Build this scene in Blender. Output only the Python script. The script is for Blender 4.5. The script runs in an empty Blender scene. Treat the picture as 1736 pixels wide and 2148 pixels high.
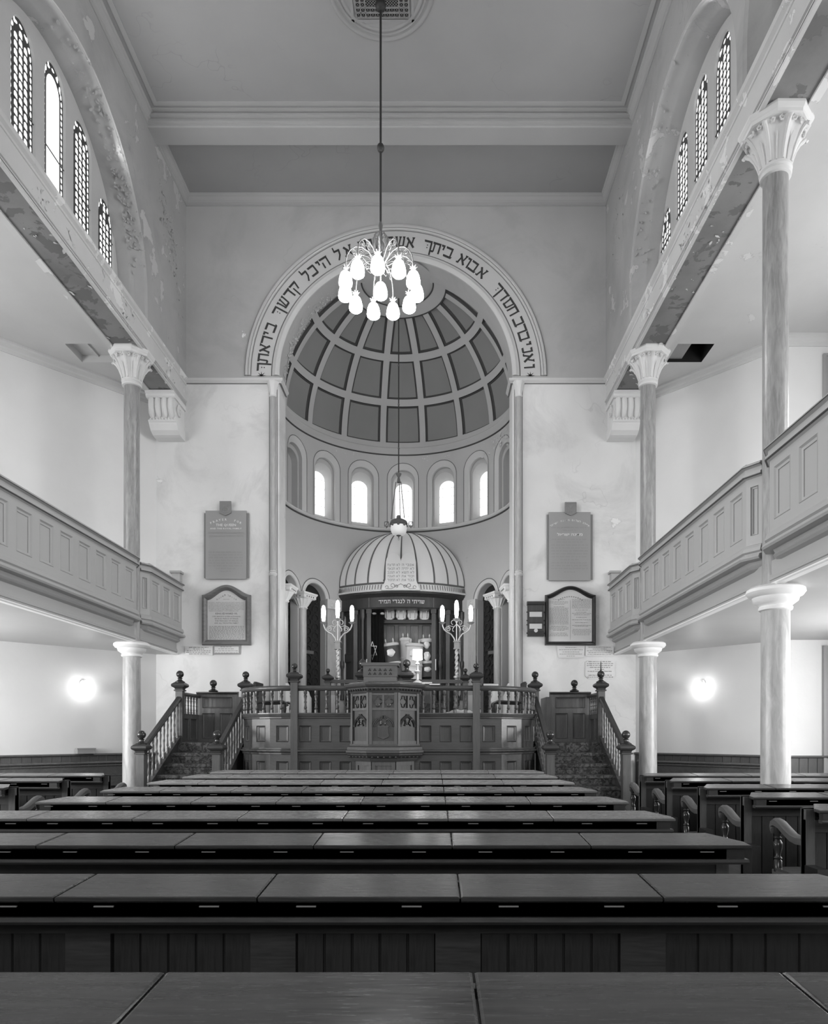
import bpy, math, random
from math import sin, cos, pi, sqrt, atan2, radians as RD
from mathutils import Vector, Matrix

random.seed(7)
sc = bpy.context.scene
COL = sc.collection

# ------------------------------------------------------------------ camera, world, daylight, exposure
# x = right, y = depth into the hall, z = up; the nave is centred on x = 0
FPX = 1450.0
CAMX, CAMZ = 0.745, 1.43
cd = bpy.data.cameras.new('camera')
cam = bpy.data.objects.new('camera', cd)
COL.objects.link(cam)
cam.location = (CAMX, 0.0, CAMZ)
cam.rotation_euler = (RD(90), 0, 0)
cd.sensor_fit = 'HORIZONTAL'
cd.sensor_width = 36.0
cd.lens = FPX / 1736.0 * 36.0
cd.shift_x = -44.0 / 1736.0
cd.shift_y = (1540.0 - 1074.0) / 1736.0
cd.clip_start = 0.05
sc.camera = cam

world = bpy.data.worlds.new('overcast')
sc.world = world
world.use_nodes = True
world.node_tree.nodes['Background'].inputs[0].default_value = (0.8, 0.8, 0.8, 1)
world.node_tree.nodes['Background'].inputs[1].default_value = 1.0
sc.view_settings.view_transform = 'Standard'
sc.view_settings.look = 'None'
sc.view_settings.exposure = 0.25
sc.view_settings.gamma = 1.0
sc.view_settings.use_curve_mapping = False
sc.cycles.max_bounces = 8
sc.cycles.diffuse_bounces = 5
sc.cycles.sample_clamp_indirect = 4.0
try:
    sc.cycles.use_denoising = True
except Exception:
    pass


def area(name, loc, rot, sx, sy, power):
    l = bpy.data.lights.new(name, 'AREA')
    l.shape = 'RECTANGLE'
    l.size, l.size_y = sx, sy
    l.energy = power
    o = bpy.data.objects.new(name, l)
    COL.objects.link(o)
    o.location = loc
    o.rotation_euler = rot
    return o


# daylight entering by the tall windows of the outer aisle walls (both storeys), outside the frame
for sgn, pw in ((1, 1.0), (-1, 0.95)):
    for yy in (8.6, 5.8, 3.0):
        area('daylight_fill', (sgn * 7.5, yy, 5.3), (0, RD(90) * sgn, 0), 2.2, 1.3, 72 * pw)
        area('daylight_fill', (sgn * 7.5, yy, 1.9), (0, RD(90) * sgn, 0), 1.4, 1.3, (135 if sgn > 0 else 185))
# daylight added as broad fill from behind the camera; no windows are known there
area('daylight_fill', (0, -6.8, 5.0), (RD(89), 0, 0), 7.0, 2.6, 330)
# daylight of the clerestory windows, one lamp at each recessed bay
for sgn in (1, -1):
    for yy in (9.35, 5.07):
        area('daylight_fill', (sgn * 4.1, yy, 9.5), (0, RD(90) * sgn, 0), 1.6, 2.4, 26 if sgn > 0 else 42)

# ------------------------------------------------------------------ mesh helpers


class MB:
    def __init__(s):
        s.v = []
        s.f = []

    def add(s, vs, fs, M=None):
        o = len(s.v)
        if M is not None:
            vs = [tuple(M @ Vector(v)) for v in vs]
        s.v += [tuple(v) for v in vs]
        s.f += [tuple(i + o for i in f) for f in fs]
        return s

    def box(s, x0, x1, y0, y1, z0, z1):
        x0, x1 = min(x0, x1), max(x0, x1)
        y0, y1 = min(y0, y1), max(y0, y1)
        v = [(x0, y0, z0), (x1, y0, z0), (x1, y1, z0), (x0, y1, z0), (x0, y0, z1), (x1, y0, z1), (x1, y1, z1), (x0, y1, z1)]
        return s.add(v, [(0, 3, 2, 1), (4, 5, 6, 7), (0, 1, 5, 4), (1, 2, 6, 5), (2, 3, 7, 6), (3, 0, 4, 7)])

    def loft(s, rings, close=True, cap=True, loop=False):
        n = len(rings[0])
        vs = [p for r in rings for p in r]
        fs = []
        m = len(rings)
        for i in range(m if loop else m - 1):
            j = (i + 1) % m
            for k in range(n if close else n - 1):
                l = (k + 1) % n
                fs.append((i * n + k, i * n + l, j * n + l, j * n + k))
        if cap and not loop and close:
            fs.append(tuple(range(n - 1, -1, -1)))
            fs.append(tuple((m - 1) * n + k for k in range(n)))
        return s.add(vs, fs)

    def extrude(s, pts, f0, f1):
        """2-D polygon pts; f0, f1 map (a, b) to the two end caps"""
        return s.loft([[f0(a, b) for a, b in pts], [f1(a, b) for a, b in pts]])

    def lathe(s, prof, cx=0, cy=0, n=20, mod=None, cz=0):
        rings = []
        for r, z in prof:
            ring = []
            for k in range(n):
                a = 2 * pi * k / n
                rr = r * (mod(a, z) if mod else 1)
                ring.append((cx + rr * cos(a), cy + rr * sin(a), cz + z))
            rings.append(ring)
        return s.loft(rings)

    def tube(s, pts, r, n=6, cap=True):
        pts = [Vector(p) for p in pts]
        rings = []
        up0 = None
        for i, p in enumerate(pts):
            d = (pts[min(i + 1, len(pts) - 1)] - pts[max(i - 1, 0)])
            if d.length < 1e-9:
                d = Vector((0, 0, 1))
            d.normalize()
            if up0 is None:
                up0 = Vector((0, 0, 1)) if abs(d.z) < .9 else Vector((1, 0, 0))
            a = d.cross(up0)
            if a.length < 1e-6:
                a = d.cross(Vector((0, 1, 0)))
            a.normalize()
            b = d.cross(a)
            up0 = -b if False else a.cross(d)
            rr = r[i] if isinstance(r, (list, tuple)) else r
            rings.append([tuple(p + rr * (cos(2 * pi * k / n) * a + sin(2 * pi * k / n) * b)) for k in range(n)])
        return s.loft(rings, cap=cap)

    def sweep(s, path, prof, closed=False):
        """profile (out, z) swept along a plan path (x, y); out points to the right of travel"""
        n = len(path)
        rings = []
        for i in range(n):
            p = path[i]
            dirs = []
            if i > 0 or closed:
                q = path[i - 1]
                dirs.append((p[0] - q[0], p[1] - q[1]))
            if i < n - 1 or closed:
                q = path[(i + 1) % n]
                dirs.append((q[0] - p[0], q[1] - p[1]))
            ns = []
            for dx, dy in dirs:
                l = sqrt(dx * dx + dy * dy) or 1
                ns.append((dy / l, -dx / l))
            nx = sum(a for a, b in ns) / len(ns)
            ny = sum(b for a, b in ns) / len(ns)
            l2 = nx * nx + ny * ny or 1
            nx, ny = nx / l2, ny / l2
            rings.append([(p[0] + nx * o, p[1] + ny * o, z) for o, z in prof])
        return s.loft(rings, loop=closed)

    def slab(s, p0, p1, z0, z1, o0, o1):
        """upright board from p0 to p1 in plan, between outward offsets o0 and o1"""
        return s.sweep([p0, p1], [(o0, z0), (o1, z0), (o1, z1), (o0, z1)])

    def sphere(s, c, r, n=14, m=8, sx=1, sy=1, sz=1):
        prof = [(max(r * sin(pi * i / m), 1e-4), -r * cos(pi * i / m)) for i in range(m + 1)]
        rings = []
        for rr, z in prof:
            rings.append([(c[0] + rr * cos(2 * pi * k / n) * sx, c[1] + rr * sin(2 * pi * k / n) * sy, c[2] + z * sz) for k in range(n)])
        return s.loft(rings)

    def mesh(s, name, off=(0, 0, 0), smooth=None):
        me = bpy.data.meshes.new(name)
        me.from_pydata([(a - off[0], b - off[1], c - off[2]) for a, b, c in s.v], [], s.f)
        if smooth is not None:
            me.polygons.foreach_set('use_smooth', [True] * len(me.polygons))
            me.set_sharp_from_angle(angle=RD(smooth))
        me.update()
        return me

    def build(s, name, m, parent=None, smooth=None):
        off = BASE.get(parent.name, (0, 0, 0)) if parent else (0, 0, 0)
        me = s.mesh(name, off, smooth)
        me.materials.append(m)
        o = bpy.data.objects.new(name, me)
        COL.objects.link(o)
        if parent:
            o.parent = parent
            BASE[o.name] = off
        return o


BASE = {}


def tag(o, label=None, cat=None, group=None, kind=None):
    if label:
        o['label'] = label
    if cat:
        o['category'] = cat
    if group:
        o['group'] = group
    if kind:
        o['kind'] = kind
    return o


def thing(name, label, cat, loc=(0, 0, 0), group=None, kind=None):
    o = bpy.data.objects.new(name, None)
    o.empty_display_size = .05
    COL.objects.link(o)
    o.location = loc
    BASE[o.name] = tuple(loc)
    return tag(o, label, cat, group, kind)


def struct(name, mb, m, smooth=None, parent=None):
    o = mb.build(name, m, parent, smooth)
    if not parent:
        tag(o, kind='structure')
    return o


def inst(name, me, parent, loc, rz=0.0, scale=None):
    """another object on shared mesh data, placed in world coordinates under its parent"""
    o = bpy.data.objects.new(name, me)
    COL.objects.link(o)
    b = BASE.get(parent.name, (0, 0, 0)) if parent else (0, 0, 0)
    if parent:
        o.parent = parent
    o.location = (loc[0] - b[0], loc[1] - b[1], loc[2] - b[2])
    o.rotation_euler = (0, 0, rz)
    if scale:
        o.scale = scale
    BASE[o.name] = tuple(loc)
    return o


# ------------------------------------------------------------------ materials
def newmat(name):
    m = bpy.data.materials.new(name)
    m.use_nodes = True
    nt = m.node_tree
    return m, nt, nt.nodes['Principled BSDF']


def ramp(nt, src, stops):
    r = nt.nodes.new('ShaderNodeValToRGB')
    els = r.color_ramp.elements
    while len(els) < len(stops):
        els.new(0.5)
    for e, (p, c) in zip(els, stops):
        e.position = p
        e.color = (c, c, c, 1)
    nt.links.new(src, r.inputs[0])
    return r.outputs[0]


def noise(nt, vec, scale, detail=4, rough=.55, dist=0.0):
    n = nt.nodes.new('ShaderNodeTexNoise')
    n.inputs['Scale'].default_value = scale
    n.inputs['Detail'].default_value = detail
    n.inputs['Roughness'].default_value = rough
    n.inputs['Distortion'].default_value = dist
    nt.links.new(vec, n.inputs['Vector'])
    return n.outputs['Fac']


def mapping(nt, scale):
    tc = nt.nodes.new('ShaderNodeTexCoord')
    mp = nt.nodes.new('ShaderNodeMapping')
    mp.inputs['Scale'].default_value = scale
    nt.links.new(tc.outputs['Object'], mp.inputs['Vector'])
    return mp.outputs[0]


def mixc(nt, fac, a, b, mode='MIX'):
    n = nt.nodes.new('ShaderNodeMix')
    n.data_type = 'RGBA'
    n.blend_type = mode
    for sock, val in ((n.inputs['Factor'], fac), (n.inputs['A'], a), (n.inputs['B'], b)):
        if isinstance(val, (int, float)):
            sock.default_value = val if sock.type == 'VALUE' else (val, val, val, 1)
        else:
            nt.links.new(val, sock)
    return n.outputs['Result']


def mathn(nt, op, a, b=0.0):
    n = nt.nodes.new('ShaderNodeMath')
    n.operation = op
    for i, val in enumerate((a, b)):
        if isinstance(val, (int, float)):
            n.inputs[i].default_value = val
        else:
            nt.links.new(val, n.inputs[i])
    return n.outputs[0]


def bump(nt, b, h, strength=.3, dist=.01):
    n = nt.nodes.new('ShaderNodeBump')
    n.inputs['Strength'].default_value = strength
    n.inputs['Distance'].default_value = dist
    nt.links.new(h, n.inputs['Height'])
    nt.links.new(n.outputs[0], b.inputs['Normal'])


def plain(name, c, rough=.6, metal=0.0, spec=.5):
    m, nt, b = newmat(name)
    b.inputs['Base Color'].default_value = (c, c, c, 1)
    b.inputs['Roughness'].default_value = rough
    b.inputs['Metallic'].default_value = metal
    b.inputs['Specular IOR Level'].default_value = spec
    return m


def plaster(name, c, var=.1, rough=.85, peel=0.0, peel_c=None, peel_scale=1.5, step=None, crack=0.0, stain=0.0):
    """limewashed plaster: cloudy tone, optional flaking patches, optional second paint colour above a height"""
    m, nt, b = newmat(name)
    v = mapping(nt, (1, 1, 1))
    n1 = noise(nt, v, .9, 6)
    n2 = noise(nt, v, 14, 3)
    base = ramp(nt, n1, [(.25, c * (1 - var)), (.75, c * (1 + var))])
    if step:
        sep = nt.nodes.new('ShaderNodeSeparateXYZ')
        nt.links.new(v, sep.inputs[0])
        f = mathn(nt, 'GREATER_THAN', sep.outputs[2], step[0])
        base = mixc(nt, f, base, ramp(nt, n1, [(.25, step[1] * (1 - var)), (.75, step[1] * (1 + var))]))
    if stain > 0:
        f = mathn(nt, 'MULTIPLY', ramp(nt, noise(nt, v, .75, 8, .65, .6), [(.5, 0), (.68, 1)]), stain)
        base = mixc(nt, f, base, c * .45)
    h = n2
    if peel > 0:
        n3 = noise(nt, v, peel_scale, 7, .62, .4)
        mask = ramp(nt, n3, [(1 - peel - .004, 0), (1 - peel + .004, 1)])
        edge = ramp(nt, n3, [(1 - peel - .012, 0), (1 - peel - .002, 1), (1 - peel + .01, 0)])
        base = mixc(nt, mask, base, peel_c if peel_c is not None else c * 1.25)
        base = mixc(nt, mathn(nt, 'MULTIPLY', edge, .4), base, c * .45)
        h = mathn(nt, 'SUBTRACT', n2, mathn(nt, 'MULTIPLY', mask, 2.0))
    if crack > 0:
        vo = nt.nodes.new('ShaderNodeTexVoronoi')
        vo.feature = 'DISTANCE_TO_EDGE'
        vo.inputs['Scale'].default_value = .55
        w = nt.nodes.new('ShaderNodeVectorMath')
        w.operation = 'ADD'
        nn = nt.nodes.new('ShaderNodeTexNoise')
        nn.inputs['Scale'].default_value = 2.5
        nt.links.new(v, nn.inputs['Vector'])
        nt.links.new(v, w.inputs[0])
        nt.links.new(nn.outputs['Color'], w.inputs[1])
        nt.links.new(w.outputs[0], vo.inputs['Vector'])
        line = ramp(nt, vo.outputs['Distance'], [(.0, 1), (.006, 0)])
        gate = ramp(nt, noise(nt, v, .7, 2), [(.5, 0), (.6, 1)])
        base = mixc(nt, mathn(nt, 'MULTIPLY', mathn(nt, 'MULTIPLY', line, gate), crack), base, c * .35)
    nt.links.new(base, b.inputs['Base Color'])
    b.inputs['Roughness'].default_value = rough
    b.inputs['Specular IOR Level'].default_value = .25
    bump(nt, b, h, .25, .006)
    return m


def wood(name, c, axis='x', rough=.38, var=.35, spec=.5, knots=True, fine=1.0, bmp=.08):
    m, nt, b = newmat(name)
    s = {'x': (1.2, 14, 14), 'y': (14, 1.2, 14), 'z': (14, 14, 1.2)}[axis]
    v = mapping(nt, tuple(k * fine for k in s))
    n1 = noise(nt, v, 1.6, 6, .6, .8)
    n2 = noise(nt, mapping(nt, tuple(k * 5 for k in s)), 2.0, 3)
    col = ramp(nt, n1, [(.28, c * (1 - var)), (.52, c), (.75, c * (1 + var))])
    col = mixc(nt, .35, col, ramp(nt, n2, [(.3, c * .6), (.7, c * 1.3)]))
    if knots:
        vo = nt.nodes.new('ShaderNodeTexVoronoi')
        vo.inputs['Scale'].default_value = 1.0
        sk = {'x': (1.6, 3.2, 3.2), 'y': (3.2, 1.6, 3.2), 'z': (3.2, 3.2, 1.6)}[axis]
        nt.links.new(mapping(nt, sk), vo.inputs['Vector'])
        k = ramp(nt, vo.outputs['Distance'], [(.02, 1), (.075, 0)])
        col = mixc(nt, mathn(nt, 'MULTIPLY', k, .7), col, c * .25)
    nt.links.new(col, b.inputs['Base Color'])
    rr = ramp(nt, n2, [(.3, rough - .06), (.7, rough + .08)])
    nt.links.new(rr, b.inputs['Roughness'])
    b.inputs['Specular IOR Level'].default_value = spec
    bump(nt, b, n2, bmp, .002)
    return m


def marble(name, c, lo, hi, stretch=(6, 6, .9)):
    m, nt, b = newmat(name)
    v = mapping(nt, stretch)
    n1 = noise(nt, v, 1.3, 7, .6, 2.2)
    col = ramp(nt, n1, [(.3, lo), (.5, c), (.72, hi)])
    n2 = noise(nt, v, 5, 4, .6, 1.0)
    col = mixc(nt, .4, col, ramp(nt, n2, [(.35, lo), (.65, hi)]))
    nt.links.new(col, b.inputs['Base Color'])
    b.inputs['Roughness'].default_value = .32
    b.inputs['Specular IOR Level'].default_value = .5
    return m


def emit(name, strength, c=1.0):
    m, nt, b = newmat(name)
    b.inputs['Base Color'].default_value = (.8, .8, .8, 1)
    b.inputs['Emission Color'].default_value = (c, c, c, 1)
    b.inputs['Emission Strength'].default_value = strength
    b.inputs['Roughness'].default_value = .4
    return m


def carpet(name):
    m, nt, b = newmat(name)
    v = mapping(nt, (1, 1, 1))
    n1 = noise(nt, v, 13, 4, .6, 1.5)
    n2 = noise(nt, v, 160, 2)
    col = mixc(nt, .4, ramp(nt, n1, [(.42, .035), (.5, .10), (.6, .18)]), ramp(nt, n2, [(.3, .01), (.7, .1)]))
    nt.links.new(col, b.inputs['Base Color'])
    b.inputs['Roughness'].default_value = 1.0
    b.inputs['Specular IOR Level'].default_value = .1
    bump(nt, b, n2, .6, .01)
    return m


M = {}
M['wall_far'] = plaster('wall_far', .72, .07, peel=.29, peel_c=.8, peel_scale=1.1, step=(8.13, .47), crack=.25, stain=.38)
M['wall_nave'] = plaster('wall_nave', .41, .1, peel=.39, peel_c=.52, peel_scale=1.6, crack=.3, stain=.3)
M['wall_recess'] = plaster('wall_recess', .52, .08)
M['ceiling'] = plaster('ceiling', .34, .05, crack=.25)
M['cornice'] = plaster('cornice', .42, .05)
M['trim'] = plaster('trim', .62, .05)
M['archivolt'] = plaster('archivolt', .56, .04)
M['beam'] = plaster('beam', .60, .08, peel=.42, peel_c=.75, peel_scale=2.6)
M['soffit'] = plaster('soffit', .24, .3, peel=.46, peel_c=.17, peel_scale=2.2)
M['aisle'] = plaster('aisle', .74, .05, peel=.26, peel_c=.8, peel_scale=1.4)
M['aisle_ceiling'] = plaster('aisle_ceiling', .60, .06, peel=.30, peel_c=.7, peel_scale=2.0)
M['apse'] = plaster('apse', .50, .05, peel=.30, peel_c=.6)
M['apse_band'] = plaster('apse_band', .60, .04)
M['dome_panel'] = plaster('dome_panel', .25, .06)
M['dome_rib'] = plaster('dome_rib', .47, .05)
M['line'] = plain('painted_line', .055, .7)
M['softline'] = plain('painted_grey_line', .2, .7)
M['gallery'] = plain('gallery_paint', .37, .42)
M['gallery_dark'] = plain('gallery_shadow_mould', .34, .45)
M['soffit_board'] = plaster('soffit_board', .46, .06, rough=.45)
M['white'] = plaster('white_paint', .82, .03, rough=.5)
M['capital'] = plaster('capital', .74, .08)
M['shaft'] = marble('marbled_shaft', .30, .18, .42)
M['shaft_low'] = marble('marbled_shaft_pale', .42, .30, .54, (4, 4, .8))
M['shaft_apse'] = marble('apse_shaft', .42, .34, .5)
M['oak_x'] = wood('pine_along', .09, 'x', .36)
M['oak_z'] = wood('pine_upright', .08, 'z', .4)
M['oak_y'] = wood('pine_deep', .11, 'y', .4)
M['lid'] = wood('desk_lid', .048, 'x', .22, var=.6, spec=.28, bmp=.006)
M['lid_mid'] = wood('desk_lid_mid_sheen', .15, 'x', .24, var=.55, spec=.32, bmp=.006)  # paler lid copy for the middle rows, grazing sheen put into the colour
M['lid_pale'] = wood('desk_lid_far_sheen', .28, 'x', .26, var=.5, spec=.35, bmp=.006)  # palest lid copy for the far rows, their sheen painted as base colour
M['box'] = wood('desk_box', .015, 'x', .45)
M['pew_frame'] = wood('pew_frame', .042, 'x', .42)
M['board'] = wood('back_board', .022, 'z', .45)
M['bimah_z'] = wood('bimah_upright', .085, 'z', .36, knots=False)
M['bimah_x'] = wood('bimah_along', .062, 'x', .34, knots=False)
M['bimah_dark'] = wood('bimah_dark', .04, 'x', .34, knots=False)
M['bimah_panel'] = wood('bimah_panel', .055, 'z', .36, knots=False)
M['newel_dark'] = plain('polished_newel', .03, .22)
M['screen_z'] = wood('screen_upright', .15, 'z', .4, knots=False)
M['screen_p'] = wood('screen_panel', .12, 'z', .38, knots=False)
M['ark_wood'] = wood('ark_wood', .045, 'z', .35, knots=False)
M['ark_in'] = wood('ark_lining', .22, 'z', .45, knots=False)
M['canopy'] = plaster('canopy', .76, .04, rough=.6)
M['rib_dark'] = plain('canopy_rib', .12, .6)
M['dark'] = plain('dark_void', .012, .9)
M['iron'] = plain('black_iron', .025, .45)
M['gallery_plate'] = plain('dull_plate', .12, .5)
M['gate_leaf'] = plain('gate_backing', .012, .8)
M['brass'] = plain('brass', .6, .42, .55)
M['brass_dark'] = plain('dull_brass', .2, .5, .4)
M['silver'] = plain('silver', .7, .4, .5)
M['bronze'] = plain('bronze_rod', .14, .45, .4)
M['rod_dark'] = plain('dark_rod', .025, .5)
M['lead'] = plain('lead', .06, .7)
M['glass_bright'] = emit('daylit_glass', 1.05)
M['glass_apse'] = emit('daylit_apse_glass', 1.7)
M['shade'] = emit('lit_lamp_shade', 30.0)
M['shade_dim'] = emit('unlit_shade_glow', .75)  # shade of the one unlit lamp, given a faint glow of its own
M['candle'] = emit('lit_candle_tube', 15.0)
M['sconce'] = emit('lit_sconce', 9.0)
M['table_shade'] = emit('lit_table_lamp', 9.0)
M['strip'] = emit('lit_strip', 13.0)
M['bowl'] = emit('lit_glass_bowl', .16)
M['tablet_grey'] = plain('slate_tablet', .30, .45)
M['tablet_edge'] = plain('slate_edge', .22, .5)
M['paper'] = plain('inscription_board', .62, .6)
M['marble_slab'] = plain('marble_slab', .66, .4)
M['ink'] = plain('ink', .05, .7)
M['ink_grey'] = plain('faded_ink', .28, .7)
M['pale_ink'] = plain('pale_ink', .72, .6)
M['frame_grey'] = wood('grained_frame', .16, 'x', .4, knots=False)
M['frame_black'] = plain('black_frame', .02, .3)
M['velvet'] = plain('velvet', .012, .95)
M['mantle'] = plain('pale_mantle', .7, .7)
M['mantle_dark'] = plain('dark_mantle', .1, .9)
M['carpet'] = carpet('stair_carpet')
M['floor'] = wood('floor_boards', .09, 'y', .5)
M['door'] = plain('door_paint', .34, .45)
M['cloth'] = plain('white_cloth', .75, .9)
M['letters'] = plain('painted_letters', .04, .75)
M['grille'] = plain('grille_iron', .3, .6)

# ------------------------------------------------------------------ lettering
_tc = bpy.data.curves.new('lettering_curve', 'FONT')
_to = bpy.data.objects.new('lettering_curve', _tc)
COL.objects.link(_to)
_glyph = {}


def glyphs(text, bold=0.0, res=2):
    """flat mesh of a line of text, size 1, origin at its left end on the baseline"""
    key = (text, bold, res)
    if key not in _glyph:
        _tc.body = text
        _tc.offset = bold
        _tc.resolution_u = res
        dg = bpy.context.evaluated_depsgraph_get()
        dg.update()
        ev = _to.evaluated_get(dg)
        me = ev.to_mesh()
        vs = [tuple(v.co) for v in me.vertices]
        fs = [tuple(p.vertices) for p in me.polygons]
        ev.to_mesh_clear()
        w = (min((v[0] for v in vs), default=0), max((v[0] for v in vs), default=1))
        h = (min((v[1] for v in vs), default=0), max((v[1] for v in vs), default=1))
        _glyph[key] = (vs, fs, w, h)
    return _glyph[key]


def text_line(mb, text, cx, z, height, y, heb=False, width=None, bold=.0, res=1, maxw=None):
    """one centred line facing the camera (towards -y) at depth y; height = cap height; width forces the line length"""
    vs, fs, w, h = glyphs(text[::-1] if heb else text, bold, res)
    k = height / .70
    kx = k
    L = (w[1] - w[0])
    if width:
        kx = width / L
    elif maxw and L * k > maxw:
        kx = maxw / L
    mid = (w[0] + w[1]) / 2
    mb.add([(cx + (v[0] - mid) * kx, y, z + v[1] * k) for v in vs], fs)


def word_marks(mb, x0, x1, z, h, y, rnd):
    """a line too small to read in the photograph: word-long strokes"""
    x = x0
    while x < x1 - h * .6:
        l = min(rnd.uniform(1.2, 4.2) * h, x1 - x)
        n = max(1, int(l / (h * .75)))
        for i in range(n):
            a = x + l * i / n
            b = a + l / n * .72
            zz = z + rnd.uniform(-.05, .05) * h
            mb.add([(a, y, zz), (b, y, zz), (b, y, zz + h * rnd.uniform(.75, 1)), (a, y, zz + h * rnd.uniform(.75, 1))], [(0, 1, 2, 3)])
        x += l + h * .7


# ------------------------------------------------------------------ openings in walls
def op(xc, hw, sill, spring, rise=None):
    return dict(xc=xc, hw=hw, sill=sill, spring=spring, rise=hw if rise is None else rise)


def op_top(o, x):
    t = max(-1, min(1, (x - o['xc']) / o['hw']))
    return o['spring'] + o['rise'] * sqrt(max(0, 1 - t * t))


def op_outline(o, n=20):
    pts = [(o['xc'] - o['hw'], o['sill'])]
    for i in range(n + 1):
        a = pi - pi * i / n
        pts.append((o['xc'] + o['hw'] * cos(a), o['spring'] + o['rise'] * sin(a)))
    pts.append((o['xc'] + o['hw'], o['sill']))
    return pts


def pierced(mb, x0, x1, z0, z1, ops, fmap, step=None, n=20):
    xs = {x0, x1}
    for o in ops:
        for i in range(n + 1):
            xs.add(round(o['xc'] + o['hw'] * cos(pi - pi * i / n), 6))
    if step:
        k = max(1, int((x1 - x0) / step))
        for i in range(k + 1):
            xs.add(round(x0 + (x1 - x0) * i / k, 6))
    xs = sorted(x for x in xs if x0 - 1e-6 <= x <= x1 + 1e-6)
    for a, b in zip(xs, xs[1:]):
        if b - a < 1e-6:
            continue
        mid = (a + b) / 2
        hit = [o for o in ops if abs(mid - o['xc']) < o['hw']]
        if not hit:
            mb.add([fmap(a, z0), fmap(b, z0), fmap(b, z1), fmap(a, z1)], [(0, 1, 2, 3)])
        else:
            o = hit[0]
            if o['sill'] > z0 + 1e-6:
                mb.add([fmap(a, z0), fmap(b, z0), fmap(b, o['sill']), fmap(a, o['sill'])], [(0, 1, 2, 3)])
            mb.add([fmap(a, op_top(o, a)), fmap(b, op_top(o, b)), fmap(b, z1), fmap(a, z1)], [(0, 1, 2, 3)])


def band(mb, oa, fa, ob, fb, n=20, close=True):
    """reveal between two outlines"""
    A = [fa(*p) for p in op_outline(oa, n)]
    B = [fb(*p) for p in op_outline(ob, n)]
    mb.loft([A, B], close=close, cap=False)


def fill_op(mb, o, f, n=20):
    pts = [f(*p) for p in op_outline(o, n)]
    mb.add(pts, [tuple(range(len(pts)))])


# ------------------------------------------------------------------ shared little meshes
_panel = {}


def panel_mesh(w, h, d, m, lip=.03):
    """sunk panel with sloping moulding; outer face at y = 0, sunk towards +y, local centre at its middle"""
    key = (round(w, 4), round(h, 4), d, m.name, lip)
    if key not in _panel:
        b = MB()
        a, c = w / 2, h / 2
        l1, l2 = lip * .45, lip
        R = []
        for ins, y in ((0, 0.002), (l1 * .3, -.006), (l1, d * .4), (l2, d * .55), (l2, d * .9)):
            R.append([(-a + ins, y, -c + ins), (a - ins, y, -c + ins), (a - ins, y, c - ins), (-a + ins, y, c - ins)])
        b.loft(R, cap=False)
        n = len(b.v)
        b.f.append((n - 4, n - 3, n - 2, n - 1))
        me = b.mesh('panel')
        me.materials.append(m)
        _panel[key] = me
    return _panel[key]


def panel_run(parent, p0, p1, z0, z1, n, frame_m, panel_m, stile=.1, rail=(.08, .08), d=.03, lip=.03, name='panel', end=None, thick=.04, frame_name='panel_frame'):
    """a run of n sunk panels in a framed wall; the face looks to the right of travel from p0 to p1"""
    dx, dy = p1[0] - p0[0], p1[1] - p0[1]
    L = sqrt(dx * dx + dy * dy)
    ux, uy = dx / L, dy / L
    end = stile if end is None else end
    pw = (L - 2 * end - (n - 1) * stile) / n
    ph = z1 - z0 - rail[0] - rail[1]
    fr = MB()

    def pt(s):
        return (p0[0] + ux * s, p0[1] + uy * s)
    fr.slab(p0, p1, z0, z1, -d - thick, -d)
    fr.slab(p0, p1, z0, z0 + rail[0], -d, 0)
    fr.slab(p0, p1, z1 - rail[1], z1, -d, 0)
    s = 0.0
    spans = []
    for i in range(n + 1):
        w = end if i in (0, n) else stile
        fr.slab(pt(s), pt(s + w), z0 + rail[0], z1 - rail[1], -d, 0)
        s += w
        if i < n:
            spans.append(s + pw / 2)
            s += pw
    frame = fr.build(frame_name, frame_m, parent)
    me = panel_mesh(pw, ph, d, panel_m, lip)
    for c in spans:
        q = pt(c)
        inst(name, me, frame, (q[0], q[1], (z0 + rail[0] + z1 - rail[1]) / 2), atan2(uy, ux))


_bal = {}


def baluster_mesh(h, r, m):
    key = (round(h, 3), r, m.name)
    if key not in _bal:
        b = MB()
        P = [(1.0, 0), (1.0, .14), (.62, .17), (1.0, .22), (.75, .30), (.55, .42), (.85, .47), (.85, .5), (.55, .54), (.75, .66), (1.05, .76), (.6, .82), (1.0, .86), (1.0, 1)]
        b.lathe([(r * a, h * z) for a, z in P], n=8)
        me = b.mesh('baluster', smooth=40)
        me.materials.append(m)
        _bal[key] = me
    return _bal[key]


_fin = {}


def finial_mesh(r, m, spike=False):
    key = (r, m.name, spike)
    if key not in _fin:
        b = MB()
        P = [(1.25, 0), (1.3, .25), (.9, .5), (.55, .75), (.5, 1.1), (.75, 1.2), (.55, 1.35)]
        for i in range(1, 9):
            a = pi * i / 8
            P.append((max(.02, 1.0 * sin(a)), 2.3 - 1.0 * cos(a)))
        if spike:
            P[-1] = (.28, 3.25)
            P += [(.16, 3.6), (.1, 5.4), (.03, 5.9)]
        b.lathe([(r * a, r * z) for a, z in P], n=14)
        me = b.mesh('finial', smooth=45)
        me.materials.append(m)
        _fin[key] = me
    return _fin[key]


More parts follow.
